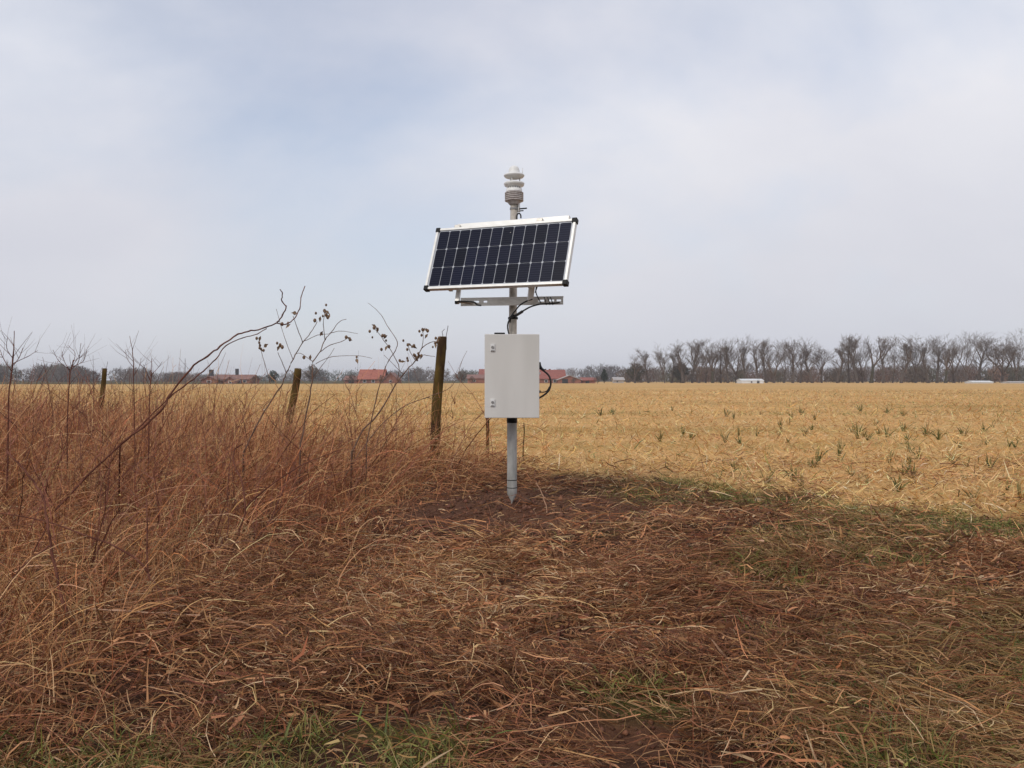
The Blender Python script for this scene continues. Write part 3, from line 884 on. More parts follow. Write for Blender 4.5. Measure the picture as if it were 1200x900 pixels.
def house(name, label, cat, px0, px1, yridge, yeave, d, depth, wall, roof, gable_front=False, chimneys=(), wins=(), doors=(), over=0.35, group=None):
    """px0..px1 front extent, ridge and eave heights read off the photo at depth d (front wall)"""
    x0, x1 = (px0 - 600) / F * d, (px1 - 600) / F * d
    ze = EYE + (HOR - yeave) / F * d
    zr = EYE + (HOR - yridge) / F * d
    w = x1 - x0
    root = empty(name, ((x0 + x1) / 2, d, 0))
    tag(root, label, cat, group)
    a_, dp = w / 2, depth
    mb = MB()
    if gable_front:
        v = [(-a_, 0, -.3), (a_, 0, -.3), (a_, 0, ze), (0, 0, zr), (-a_, 0, ze), (-a_, dp, -.3), (a_, dp, -.3), (a_, dp, ze), (0, dp, zr), (-a_, dp, ze)]
        mb.add(v, [(0, 1, 2, 3, 4), (6, 5, 9, 8, 7), (1, 6, 7, 2), (5, 0, 4, 9)])
        mb.build('wall', wall, root)
        th = 0.18
        for sx in (-1, 1):
            rb = MB()
            sl = (zr - ze) / a_
            e = (sx * (a_ + over), ze - over * sl)
            rb.add([(0, -over, zr + .02), (e[0], -over, e[1] + .02), (e[0], dp + over, e[1] + .02), (0, dp + over, zr + .02),
                    (0, -over, zr + th), (e[0], -over, e[1] + th), (e[0], dp + over, e[1] + th), (0, dp + over, zr + th)],
                   [(0, 1, 2, 3), (4, 7, 6, 5), (0, 4, 5, 1), (1, 5, 6, 2), (2, 6, 7, 3), (3, 7, 4, 0)])
            rf = rb.build('roof', roof, root)
    else:
        v = [(-a_, 0, -.3), (a_, 0, -.3), (a_, 0, ze), (-a_, 0, ze), (-a_, dp, -.3), (a_, dp, -.3), (a_, dp, ze), (-a_, dp, ze), (-a_, dp / 2, zr), (a_, dp / 2, zr)]
        mb.add(v, [(0, 1, 2, 3), (5, 4, 7, 6), (1, 5, 6, 9, 2), (4, 0, 3, 8, 7)])
        mb.build('wall', wall, root)
        th = 0.18
        sl = (zr - ze) / (dp / 2)
        for sy in (-1, 1):
            ye = dp / 2 + sy * (dp / 2 + over)
            zz = ze - over * sl
            rb = MB()
            A = a_ + over
            rb.add([(-A, dp / 2, zr + .02), (A, dp / 2, zr + .02), (A, ye, zz + .02), (-A, ye, zz + .02),
                    (-A, dp / 2, zr + th), (A, dp / 2, zr + th), (A, ye, zz + th), (-A, ye, zz + th)],
                   [(0, 1, 2, 3), (4, 7, 6, 5), (0, 4, 5, 1), (1, 5, 6, 2), (2, 6, 7, 3), (3, 7, 4, 0)])
            rf = rb.build('roof', roof, root)
    for cx_, ct, cw, mt in chimneys:
        X_ = (cx_ - 600) / F * d - (x0 + x1) / 2
        zt = EYE + (HOR - ct) / F * d
        cb = MB()
        cb.box((X_, dp / 2, (zr - 1.0 + zt) / 2), (cw, cw, zt - zr + 1.0))
        cb.box((X_, dp / 2, zt + 0.08), (cw * 1.15, cw * 1.15, 0.16))
        cb.build('chimney', mt, root)
    for fx, fz, ww, wh in wins:
        wmb = MB()
        wmb.box((-a_ + fx * w, -0.02, fz * ze), (ww, 0.12, wh))
        wo_ = wmb.build('window', M['white'], root)
        MB().box((-a_ + fx * w, -0.07, fz * ze), (ww * 0.78, 0.1, wh * 0.8)).build('pane', M['darkglass'], wo_)
    for fx, ww, wh in doors:
        MB().box((-a_ + fx * w, -0.02, wh / 2), (ww, 0.14, wh)).build('door', M['darkglass'], root)
    return root

house('farmhouse', 'low brick farmhouse with two dark chimneys behind the weeds', 'house', 250, 293, 439.6, 444.5, 222, 8, M['brick'], M['tile_old'],
      chimneys=((272, 432.6, 0.75, M['slate']),), wins=((.7, .5, 1.0, .7), (.85, .5, 1.0, .7)), doors=((.62, 1.6, .9),))
house('farm_annexe', 'small brick farm annexe with orange gable and one chimney', 'house', 236, 254, 441.3, 445.5, 218, 6, M['brick'], M['tile_old'], True,
      chimneys=((243, 433.8, 0.9, M['slate']),), wins=((.5, .5, 1.2, .7),))
house('farm_annexe', 'brick gable end joined to the low farmhouse', 'house', 263, 276, 442, 446, 219, 3, M['brick'], M['tile_old'], True, wins=((.5, .5, .9, .7),))
house('farmhouse', 'farmhouse with bright orange tiled roof behind the brambles', 'house', 420, 449, 433.4, 444, 225, 8, M['brick'], M['tile_or'],
      chimneys=((436, 432.6, 0.6, M['brick']),), wins=((.25, .5, .9, .9), (.6, .5, .9, .9)))
house('farm_annexe', 'brown gabled wing beside the orange roofed farmhouse', 'house', 449.5, 466, 437, 444.5, 224, 7, M['brick'], M['tile_old'], True, wins=((.5, .5, .8, .7),))
house('farm_shed', 'low dark shed beside the orange roofed farmhouse', 'shed', 404, 419, 441, 445, 228, 5, M['brick'], M['tile_old'], doors=((.5, 1.5, .9),))
house('brick_barn', 'brick barn with weathered roof seen beside the cabinet', 'barn', 548, 575, 439.5, 443.5, 230, 8, M['brick'], M['tile_old'], wins=((.3, .5, .8, .6),))
house('brick_barn', 'tall red roofed barn peeking out behind the cabinet', 'barn', 562, 600, 433, 440, 246, 8, M['brick'], M['tile'])
house('brick_barn', 'large red roofed barn beside the hanging cable loop', 'barn', 622, 662, 433.8, 443.5, 228, 9, M['brick'], M['tile'],
      wins=((.45, .45, .9, .8), (.7, .45, .9, .8)), chimneys=((645, 432.8, .5, M['brick']),))
house('brick_barn', 'red brick barn with pale gable roof edge', 'barn', 654, 681, 440.2, 445.2, 222, 8, M['brick'], M['grey_roof'], True, doors=((.3, 1.6, 1.2),))
house('farm_shed', 'small brown brick shed with red roof in the distance', 'shed', 682, 698, 443, 445.8, 226, 5, M['brick'], M['tile'], doors=((.4, 1.0, .8),))
house('cottage', 'tiny pale cottage below the hazy woodland', 'house', 720, 731, 442.6, 445.4, 240, 5, M['render'], M['grey_roof'], wins=((.3, .5, .6, .5),))
house('white_cabin', 'long white cabin at the foot of the tree row', 'cabin', 869, 895, 444.6, 446.4, 226, 5, M['white'], M['white'], wins=((.45, .55, .5, .5),), doors=((.75, .7, .9),), over=0.1)
house('white_tunnel', 'low white shed half hidden at the field edge', 'shed', 1140, 1164, 446.9, 448.2, 224, 4, M['white'], M['white'], over=0.1)
house('white_tunnel', 'low pale shed at the outermost end of the tree row', 'shed', 1183, 1206, 447.5, 448.5, 226, 4, M['white'], M['grey_roof'], over=0.1)
# slim mast behind the weeds
mp_ = at(217, 420, 215)
mb = MB().tube([(0, 0, -.3), (0, 0, mp_.z)], [.10, .06], 6)
mb.box((0, 0, mp_.z * .78), (0.9, .06, .06))
tag(mb.build('utility_pole', M['slate'], None, (mp_.x, mp_.y, 0)), 'slim dark utility pole near the twin-chimney farm', 'pole')

# ------------------------------------------------------------------ fence posts
M['mossy'] = noisy('mossy_post', (0.040, 0.022, 0.010), (0.125, 0.082, 0.020), 7, rough=0.95, spec=0.15, bump=0.7, bscale=40, stretch=(1, 1, .45), lo=.38, hi=.66)
M['cutwood'] = noisy('weathered_cut_wood', (0.16, 0.12, 0.075), (0.26, 0.20, 0.13), 30, rough=0.95)
M['wire'] = noisy('rusty_wire', (0.05, 0.035, 0.03), (0.10, 0.06, 0.045), 30, rough=0.7, metal=0.4)
def post(foot, head, r, label, seed, wire=0):
    r_ = random.Random(seed)
    foot, head = Vector(foot), Vector(head)
    root = empty('fence_post', foot)
    tag(root, label, 'post', 'old wooden fence posts')
    v = head - foot
    n = 12
    side = Vector((r_.gauss(0, 1), r_.gauss(0, 1), 0)).normalized()
    pts, rad = [], []
    for i in range(n + 1):
        s_ = i / n
        pts.append(v * s_ + side * 0.012 * math.sin(s_ * 7 + seed) - Vector((0, 0, .15)) * (1 - s_))
        rad.append(r * (1.05 - 0.10 * s_ + r_.gauss(0, 0.03)))
    mb = MB().tube(pts, rad, 12)
    mb.build('stake', M['mossy'], root)
    MB().lathe([(r * .80, 0), (r * .78, .006)], pts[-1] + Vector((0, 0, .001)), 12).build('cut_top', M['cutwood'], root)
    for j in range(wire):
        q = v * 0.985 + Vector((r * (1.02 - j * .7), -r * 0.5, 0))
        MB().tube([q - Vector((0, 0, .12)), q + Vector((0, 0, .04)), q + Vector((0.012 - .02 * j, 0, .10 - .02 * j)), q + Vector((.02, 0, .15 - .04 * j))], 0.0035, 5).build('wire', M['wire'], root)
    return root
fp = at(507, 552, 9.0)
hp = at(517.5, 395, 9.05)
post((fp.x, 9.0, 0), hp, 0.056, 'thick mossy wooden post leaning beside the metal pole', 1, 2)
f2 = at(332, 500, 11.2); h2 = at(349, 432, 11.2)
post((f2.x, 11.2, 0), h2, 0.052, 'tilted mossy stake standing behind the rosehip stems', 2)
f3 = at(113, 500, 15.0); h3 = at(123, 432, 15.0)
post((f3.x, 15.0, 0), h3, 0.045, 'thin mossy stake deep in the weeds, farthest from the cabinet', 3, 1)
f4 = at(571, 520, 10.4); h4 = at(571.5, 489, 10.4)
post((f4.x, 10.4, 0), h4, 0.022, 'short thin stake standing under the cabinet', 4)
f5 = at(614, 540, 10.0); h5 = at(613.5, 496, 10.0)
post((f5.x, 10.0, 0), h5, 0.007, 'very thin rod standing close behind the metal pole', 5)

# ------------------------------------------------------------------ canes, rosehip stems and saplings
M['cane'] = noisy('red_brown_cane', (0.085, 0.031, 0.021), (0.180, 0.072, 0.048), 20, rough=0.85, spec=0.1)
M['stem'] = noisy('grey_brown_stem', (0.11, 0.065, 0.045), (0.21, 0.130, 0.095), 25, rough=0.85, spec=0.1)
M['paletwig'] = noisy('pale_dry_cane', (0.34, 0.19, 0.115), (0.50, 0.30, 0.19), 14, rough=0.7)
M['hip'] = noisy('withered_hip', (0.085, 0.048, 0.027), (0.23, 0.135, 0.072), 60, rough=0.6)
M['deadleaf'] = noisy('withered_leaf', (0.12, 0.075, 0.045), (0.30, 0.20, 0.12), 40, rough=0.8)

def px_path(pts, d0, d1):
    n = len(pts)
    out = []
    for i, (a_, b_) in enumerate(pts):
        out.append(at(a_, b_, d0 + (d1 - d0) * i / max(1, n - 1)))
    return out
def knobbly(path, r0, r1, seed, amp=0.4):
    r_ = random.Random(seed)
    q = smooth_path(path, 4)
    rad = [(r0 + (r1 - r0) * i / (len(q) - 1)) * (1 + 0.18 * (i % 4 == 0)) for i in range(len(q))]
    q = [p + Vector((r_.gauss(0, 1), r_.gauss(0, 1), r_.gauss(0, 1))) * rad[i] * amp for i, p in enumerate(q)]
    return q, rad
def hip_cluster(root, p, seed, k=3):
    r_ = random.Random(seed)
    for j in range(k):
        c = p + Vector((r_.gauss(0, .022), r_.gauss(0, .02), r_.gauss(0.005, .02)))
        s_ = r_.uniform(0.008, 0.014)
        MB().lathe([(0.002, -s_ * 1.2), (s_ * .8, -s_ * .7), (s_, 0), (s_ * .75, s_ * .8), (0.003, s_ * 1.2)], c, 8).build('rosehip', M['hip'], root)
    a_ = r_.random() * 6.28
    u = Vector((math.cos(a_), .3, math.sin(a_))) * .026
    w = Vector((-math.sin(a_), .2, math.cos(a_))) * .011
    up = Vector((0, -.006, .004))
    c = p + Vector((.012, 0, -.008))
    MB().add([c - u, c - w * 1.0 + up, c + u, c + w + up, c - Vector((0, .002, 0))], [(0, 1, 4), (1, 2, 4), (2, 3, 4), (3, 0, 4)]).build('leaf', M['deadleaf'], root)
def plant(name, label, cat, stems, d0, d1, mat, seed, hips=(), group=None, twigs=0):
    """stems: list of (pixel path, r0, r1); the first is the main stem whose first point is the foot"""
    foot = at(*stems[0][0][0], d0)
    root = empty(name, foot)
    tag(root, label, cat, group)
    r_ = random.Random(seed)
    for i, (pp, r0, r1) in enumerate(stems):
        da = d0 if i == 0 else d0 + (d1 - d0) * 0.6
        path = [p - foot for p in px_path(pp, da, d1 if i == 0 else da + r_.uniform(-.12, .12))]
        q, rad = knobbly(path, r0, r1, seed + i)
        if i == 0:
            q = [Vector((q[0].x - .01, q[0].y, -foot.z - 0.03 + float(hgt(np.array(foot.x), np.array(foot.y)))))] + q
            rad = [rad[0]] + rad
        mb = MB().tube(q, rad, 6)
        mb.build('stem' if i == 0 else 'twig', mat, root)
        for k in range(twigs):
            j = r_.randint(len(q) // 3, len(q) - 2)
            t = (q[j + 1] - q[j]).normalized()
            a_ = r_.uniform(.5, 1.0) * r_.choice((-1, 1))
            dd = Vector((t.x * math.cos(a_) - t.z * math.sin(a_), r_.gauss(0, .4), t.x * math.sin(a_) + t.z * math.cos(a_))).normalized()
            L = r_.uniform(.08, .22)
            e1 = q[j] + dd * L * .5 + Vector((0, 0, .01))
            MB().tube([q[j], e1, q[j] + dd * L + Vector((r_.gauss(0, .02), 0, .03))], [rad[j] * .6, rad[j] * .45, rad[j] * .25], 4).build('twig', mat, root)
    for j, (hx, hy, k) in enumerate(hips):
        hip_cluster(root, at(hx, hy, d0 + (d1 - d0) * .6) - foot, seed * 31 + j, k)
    return root
K1 = 'canes rising out of the thicket'
plant('bramble_cane', 'long arching red brown cane with a forked tip against the sky', 'cane', [
    ([(52, 612), (100, 560), (143, 520), (187, 483), (200, 461), (223, 433), (243, 417), (258.5, 406.5), (279, 392), (294, 388), (311, 384), (324.6, 379), (336, 380), (345.4, 372.5), (351, 362), (353, 349), (357, 335.7)], .0066, .0030),
    ([(324.6, 379), (332, 368.7), (335, 359), (330, 352.7), (331, 344), (328.4, 339)], .0048, .003),
    ], 4.6, 5.9, M['cane'], 21, group=K1)
plant('bramble_cane', 'second arching cane running close beneath the forked one', 'cane', [
    ([(140, 524), (172, 492), (200, 464), (215, 452.7), (238, 435), (253, 420.6), (265, 405), (285, 396), (302, 391), (312, 385)], .0052, .0028)],
    5.2, 5.8, M['cane'], 22, group=K1)
plant('rosehip_stem', 'grey rosehip stem with withered hips above the tilted stake', 'stem', [
    ([(285, 530), (300, 499), (313, 477), (328, 454.6), (336, 437.6), (343.5, 420.6), (354.8, 401.7), (364, 390), (371.8, 377)], .0065, .0025),
    ([(354.8, 401.7), (349, 386), (343.5, 370.6)], .003, .002),
    ([(336, 437.6), (331, 425), (325.6, 413)], .003, .002),
    ([(317, 450), (310, 425), (303, 400)], .0025, .002),
    ([(343.5, 421), (336, 402), (329, 381), (324, 362)], .0025, .0015),
    ([(356, 400), (372, 393), (388, 391)], .0025, .0015)], 6.2, 6.4, M['stem'], 31,
    hips=((373.5, 373, 3), (343.5, 366, 2), (324.6, 407, 5), (303, 396, 2), (310, 404, 2), (304, 408, 2), (336, 381, 2)), group=K1)
plant('rosehip_stem', 'branching rosehip stem with curved twigs beside the tilted stake', 'stem', [
    ([(352, 520), (362, 470), (366, 443), (367, 424), (375.6, 411), (381, 398), (388.8, 388.5), (398, 377), (406, 374)], .006, .002),
    ([(388, 390), (400, 388), (419, 391)], .0025, .0015),
    ([(374, 413), (388, 404), (401, 400), (408, 396)], .003, .002),
    ([(381, 398), (379, 380), (381, 366)], .003, .002),
    ([(367, 424), (352, 414), (345, 416)], .0025, .0015),
    ([(370, 426), (390, 418), (420, 417), (436, 420)], .0025, .0014),
    ([(366, 443), (378, 428), (384, 420), (392, 408)], .0025, .0015)], 6.3, 6.5, M['stem'], 41,
    hips=((382, 365, 3), (384, 370, 2), (408, 396, 2), (375, 390, 1), (362, 418, 1), (417, 422, 2)), group=K1)
plant('rosehip_stem', 'rosehip stem reaching over to the mossy wooden post', 'stem', [
    ([(412, 530), (425.7, 504), (446.7, 481), (460.7, 455), (472.4, 438.7), (486.4, 422.4), (494.6, 408), (503, 402), (510, 400)], .0075, .0026),
    ([(494.6, 408), (496, 397), (495.7, 387)], .003, .002),
    ([(490, 416), (500, 416.5), (510, 418)], .003, .0018),
    ([(466, 447), (466.5, 427), (450, 399), (437, 383)], .0035, .002),
    ([(486, 422), (480, 410), (478, 402)], .003, .002),
    ([(472, 438), (462, 428), (450, 416)], .0025, .0015)], 6.6, 6.9, M['stem'], 51,
    hips=((495, 386, 4), (437, 381, 2), (441, 386, 3), (450, 394, 3), (478, 403, 3), (484, 406, 2), (487, 419, 5), (492, 417, 3), (470, 423, 3), (451, 407, 2), (509, 404, 3), (512, 397, 2), (498, 393, 1)), group=K1)
plant('bramble_cane', 'thin wavy cane curling up beside the rosehip clusters', 'cane', [
    ([(430, 520), (440, 470), (452, 430), (463, 411), (465.5, 400), (456, 385), (448, 371), (440, 362), (431.5, 355)], .0045, .0015)], 6.4, 6.6, M['stem'], 61, group=K1)
plant('bramble_cane', 'thin bent cane sloping toward the foot of the mossy post', 'cane', [
    ([(405, 556), (436, 510), (470, 478), (500, 466), (530, 452), (541, 424), (547, 411)], .0045, .0016)], 6.9, 8.4, M['stem'], 62, group=K1, twigs=3)
plant('sapling', 'slender upright sapling at the picture\'s leftmost edge', 'sapling', [
    ([(8, 560), (10, 470), (14, 430), (16, 410), (17, 388)], .006, .002),
    ([(14, 430), (22, 420), (27, 408)], .003, .0015), ([(15, 426), (32, 418), (44, 411)], .0025, .0012), ([(13, 434), (5, 422), (0, 410)], .003, .0015),
    ([(15, 420), (8, 408), (9, 396)], .0025, .0012)], 5.4, 5.5, M['cane'], 71, twigs=4, group=K1)
plant('sapling', 'bushy topped sapling near the thin mossy stake', 'sapling', [
    ([(78, 540), (80, 470), (82, 440), (84, 430), (86, 422)], .005, .003),
    ([(84, 432), (92, 424), (95, 402)], .003, .0014), ([(85, 428), (88, 414), (80, 405)], .0025, .0012), ([(84, 430), (97, 424), (102, 412)], .0025, .0012),
    ([(83, 434), (70, 424), (62, 410)], .0025, .0012), ([(82, 436), (74, 420), (73, 412)], .0025, .0012)], 6.0, 6.1, M['cane'], 72, twigs=4, group=K1)
plant('sapling', 'straight thin sapling between the two thinner mossy stakes', 'sapling', [
    ([(158, 520), (157, 470), (156.5, 430), (155, 410), (152, 394)], .005, .0016),
    ([(157, 440), (164, 428), (165, 420)], .0022, .0012), ([(156, 430), (149, 420), (147, 410)], .0022, .0012)], 6.4, 6.5, M['cane'], 73, twigs=4, group=K1)
plant('sapling', 'short sapling with two side shoots beside the arching canes', 'sapling', [
    ([(174, 520), (175, 470), (177, 440), (178, 420)], .005, .0018), ([(176, 446), (170, 432), (168, 427)], .0025, .0012), ([(177, 440), (186, 430), (190, 424)], .0022, .0012)],
    6.2, 6.3, M['cane'], 74, twigs=3, group=K1)
plant('bramble_cane', 'dark crooked cane standing low in the matted stalks', 'cane', [
    ([(270, 668), (273, 643), (283, 613), (287, 597), (283, 563), (277, 553), (273, 535), (278, 524), (285, 520)], .0065, .003),
    ([(286, 596), (300, 583), (320, 567), (350, 547), (380, 534), (402, 526)], .0048, .0018)], 4.3, 4.5, M['cane'], 81, group=K1)
plant('bramble_cane', 'dark upright cane crossing the lower weeds', 'cane', [
    ([(92, 770), (87, 747), (73, 703), (60, 650), (55, 610), (50, 583), (33, 557), (7, 528)], .0065, .003),
    ([(58, 640), (30, 660), (5, 690)], .004, .0018), ([(56, 615), (42, 640), (35, 655)], .003, .0016)], 3.0, 3.3, M['cane'], 82, group=K1)
plant('bramble_cane', 'dark cane rising steeply above the pale fallen cane', 'cane', [
    ([(204, 776), (200, 745), (186, 692), (173, 672), (172, 622), (171, 585)], .0055, .0022),
    ([(173, 670), (150, 648), (100, 628), (50, 610), (-10, 600)], .0045, .002)], 3.1, 3.4, M['cane'], 83, group=K1)
plant('bramble_cane', 'thin dark shoot among the stalks near the crooked cane', 'cane', [
    ([(118, 640), (124, 590), (128, 550), (133, 527), (148, 500)], .0045, .002)], 4.6, 4.8, M['cane'], 84, group=K1, twigs=2)
plant('fallen_cane', 'pale dry cane lying bent over the near stalks', 'cane', [
    ([(100, 714), (140, 716), (190, 719), (233, 722), (260, 726), (283, 730), (315, 739), (347, 748)], .0035, .005),
    ([(347, 749), (365, 768), (388, 793)], .003, .0018)], 3.0, 2.95, M['paletwig'], 91, group=K1)
plant('dead_stalk', 'short dark broken stalk in the middle of the verge', 'stalk', [
    ([(652, 756), (656, 740), (660, 733)], .006, .004), ([(655, 745), (664, 736), (668, 729)], .004, .003)], 3.05, 3.1, M['cane'], 92)
plant('dead_stalk', 'thin dark twig sticking up from the mossy verge', 'stalk', [
    ([(672, 704), (675, 690), (679, 676)], .004, .0025)], 3.7, 3.72, M['cane'], 93)
plant('dead_stalk', 'pale straw stalk standing near the bare soil beside the pole', 'stalk', [
    ([(641, 600), (638, 585), (632, 572), (628, 566)], .005, .003)], 6.1, 6.15, M['paletwig'], 94)

# ------------------------------------------------------------------ green shoots and a stone in the field
def shoot_mesh(seed):
    r_ = np.random.default_rng(seed)
    n, K = 13, 5
    s = np.linspace(0, 1, K)
    az = r_.random(n) * 6.28
    L = 0.17 * (0.35 + 0.8 * r_.random(n))
    inc = np.abs(r_.normal(0.12, 0.18, n))[:, None] + r_.normal(0.30, 0.45, n)[:, None] * s
    st = (L / (K - 1))[:, None]
    hx = np.cumsum(np.sin(inc) * st, 1)
    P = np.stack([hx * np.cos(az)[:, None], hx * np.sin(az)[:, None], np.cumsum(np.cos(inc) * st, 1) - st - .01], -1)
    c = np.array([(0.10, 0.11, 0.030), (0.16, 0.15, 0.045), (0.26, 0.20, 0.075), (0.075, 0.085, 0.025)])[r_.integers(4, size=n)]
    me = ribbons('leaf', P, np.full(n, 0.015), c, None, np.array([0.7, 1, 0.9, 0.6, 0.08]))
    me.materials.append(M['leafy'])
    return me
shoots = [shoot_mesh(900 + i) for i in range(6)]
spots = [(959, 535), (951, 541), (997, 555), (1070, 556), (1065, 545), (905, 550), (930, 558), (915, 497), (943, 505), (1005, 502), (1031, 505), (1100, 510), (1125, 518), (1155, 516),
         (1190, 520), (1077, 532), (1113, 535), (1117, 540), (1160, 545), (1140, 580), (850, 512), (1085, 506), (887, 505), (1040, 478), (939, 480), (955, 486), (860, 485), (1153, 500),
         (1195, 580), (1017, 562), (810, 510), (1060, 500)]
spots += [(rnd.uniform(690, 1195), rnd.uniform(474, 520)) for _ in range(26)] + [(rnd.uniform(860, 1195), rnd.uniform(520, 575)) for _ in range(14)]
for i, (a_, b_) in enumerate(spots):
    d = F * EYE / (b_ + 6 - HOR)
    x_ = (a_ - 600) / F * d
    o = obj('green_shoot', shoots[i % 6], None, None, (x_, d, float(hgt(np.array(x_), np.array(d)))))
    k = rnd.uniform(0.65, 1.15) * (1 + 0.04 * max(0, d - 8))
    o.scale = (k, k, k)
    o.rotation_euler = (0, 0, rnd.random() * 6.28)
    tag(o, 'small tuft of dark green shoots in the golden stubble', 'shoot', 'green shoots in the stubble field')
def stone(px_, py_, r, label, seed):
    d = F * EYE / (py_ + 3 - HOR)
    bm = bmesh.new()
    bmesh.ops.create_icosphere(bm, subdivisions=3, radius=1)
    r_ = random.Random(seed)
    o3 = [Vector((r_.gauss(0, 1), r_.gauss(0, 1), r_.gauss(0, 1))).normalized() for _ in range(9)]
    for v in bm.verts:
        k = 1.0
        for q in o3:
            k = min(k, 0.80 / max(0.2, v.co.normalized().dot(q))) if v.co.normalized().dot(q) > .78 else k
        v.co = v.co * k * r
        v.co.z *= .72
    me = bpy.data.meshes.new('stone')
    bm.to_mesh(me)
    bm.free()
    x_ = (px_ - 600) / F * d
    o = obj('stone', me, M['stone'], None, (x_, d, float(hgt(np.array(x_), np.array(d))) + r * .35))
    tag(o, label, 'stone')
M['stone'] = noisy('pale_stone', (0.42, 0.32, 0.24), (0.56, 0.46, 0.37), 30, rough=0.9, bump=.3)
stone(889, 585, 0.028, 'pale round stone lying on the bare track by the field', 1)

# ------------------------------------------------------------------ the weather station
WS = empty('weather_station', (POLE[0], POLE[1], 0))
tag(WS, 'metal pole carrying a solar panel, grey cabinet and white weather sensor', 'weather station')
D0 = POLE[1]
def loc(px_, py_, d):
    return at(px_, py_, d) - Vector((POLE[0], POLE[1], 0))
def zz(py_, d=D0):
    return EYE + (HOR - py_) / F * d
# pole: pointed ground sleeve below, thinner tube above
tip = zz(588)
pole = MB().lathe([(0.004, tip - .02), (0.008, tip + .002), (0.0405, zz(578.5)), (0.0405, zz(571.8))], (0, 0, 0), 32)
pole.lathe([(0.037, zz(571.8)), (0.037, zz(571))], (0, 0, 0), 32)
pole.lathe([(0.0405, zz(571)), (0.0405, zz(562.8))], (0, 0, 0), 32)
pole.lathe([(0.037, zz(562.8)), (0.037, zz(562))], (0, 0, 0), 32)
pole.lathe([(0.0405, zz(562)), (0.0405, zz(480))], (0, 0, 0), 32)
pole.build('ground_sleeve', M['galv_low'], WS)
for yy in (562.4, 571.4):
    MB().lathe([(0.0412, zz(yy + .45)), (0.0412, zz(yy - .45))], (0, 0, 0), 32).build('seam', M['black'], WS)
top_x = loc(602.5, 240, D0).x
mast = MB()
mast.tube([(0, 0, zz(481)), (top_x * .45, 0, zz(360)), (top_x, 0, zz(238.5))], [0.0335, 0.0325, 0.0305], 24)
mast.build('pole', M['galv'], WS)
MB().lathe([(0.043, zz(495.5)), (0.043, zz(487))], (0, 0, 0), 32).build('collar', M['black'], WS)

# cabinet
cw, chh, cdp = 0.432, 0.662, 0.20
fd = D0 - 0.045 - cdp                                     # depth of the door's face
cen = loc(600, 440.7, fd)
cab = MB().box((cen.x, -0.045 - cdp / 2 + .012, cen.z), (cw - .012, cdp - .026, chh - .012), bev=.006).build('cabinet', M['cab_edge'], WS)
MB().box((cen.x, -0.045 - cdp + .012, cen.z), (cw, .022, chh), bev=.004).build('door', M['cabinet'], cab)
for yy in (407.5, 472):
    p = loc(577.3, yy, fd)
    lk = MB().box((p.x, -0.045 - cdp - .003, p.z), (.034, .010, .058), bev=.002).build('lock', M['lockplate'], cab)
    MB().lathe([(.011, 0), (.011, .006)], (0, 0, 0), 16).build('lock_insert', M['lockdark'], cab, (p.x, -0.045 - cdp - .0075, p.z + .004)).rotation_euler = (R(90), 0, 0)
    MB().box((p.x, -0.045 - cdp - .008, p.z - .022), (.026, .004, .006)).build('lock_insert', M['lockdark'], cab)
p = loc(585.5, 391, fd + .09)
MB().box((p.x, -0.045 - cdp / 2, cen.z + chh / 2 + .006), (.086, .06, .022), bev=.006).build('vent', M['black'], cab)
for yy in (418, 463):
    for sx in (-1, 1):
        MB().tube([(sx * .055, .0, zz(yy)), (sx * .055, -.05, zz(yy))], .006, 8).build('bolt', M['steel'], cab)
    mb = MB()
    mb.tube([(-.055, 0, zz(yy)), (-.045, .035, zz(yy)), (0, .044, zz(yy)), (.045, .035, zz(yy)), (.055, 0, zz(yy))], .006, 6)
    mb.build('pole_clamp', M['steel'], cab)
# cable glands and the loop beside the cabinet
xr = cen.x + cw / 2
gp = loc(632, 431, D0 - .12)
MB().tube([(xr - .01, gp.y, gp.z), (xr + .022, gp.y, gp.z)], .014, 10).build('cable_gland', M['black'], cab)
g2 = loc(632, 459, D0 - .12)
MB().tube([(xr - .01, gp.y, g2.z), (xr + .014, gp.y, g2.z)], .010, 10).build('cable_gland', M['black'], cab)
def wire(pts, r, name='cable', m='rubber', n=8):
    return MB().tube(smooth_path(pts, 8), r, n).build(name, M[m], WS)
dl = D0 - .12
wire([loc(631.5, 431, dl), loc(637, 434.5, dl), loc(643, 440, dl), loc(645.5, 448, dl), loc(643.5, 457, dl), loc(638, 462.5, dl), loc(631, 467, dl)], .0075)
wire([loc(631, 458.5, dl), loc(636, 459.6, dl), loc(641, 458, dl), loc(644, 453, dl + .01)], .0045)
wire([loc(632.4, 424.5, dl), loc(633, 428, dl), loc(635, 432, dl), loc(638, 434, dl)], .009)
wire([loc(634, 430, dl), loc(637, 433.5, dl), loc(640, 432.5, dl)], .004)
MB().box((xr + .006, gp.y - .01, loc(634, 437.5, dl).z), (.016, .02, .016), bev=.003).build('cable_clip', M['lockplate'], WS)

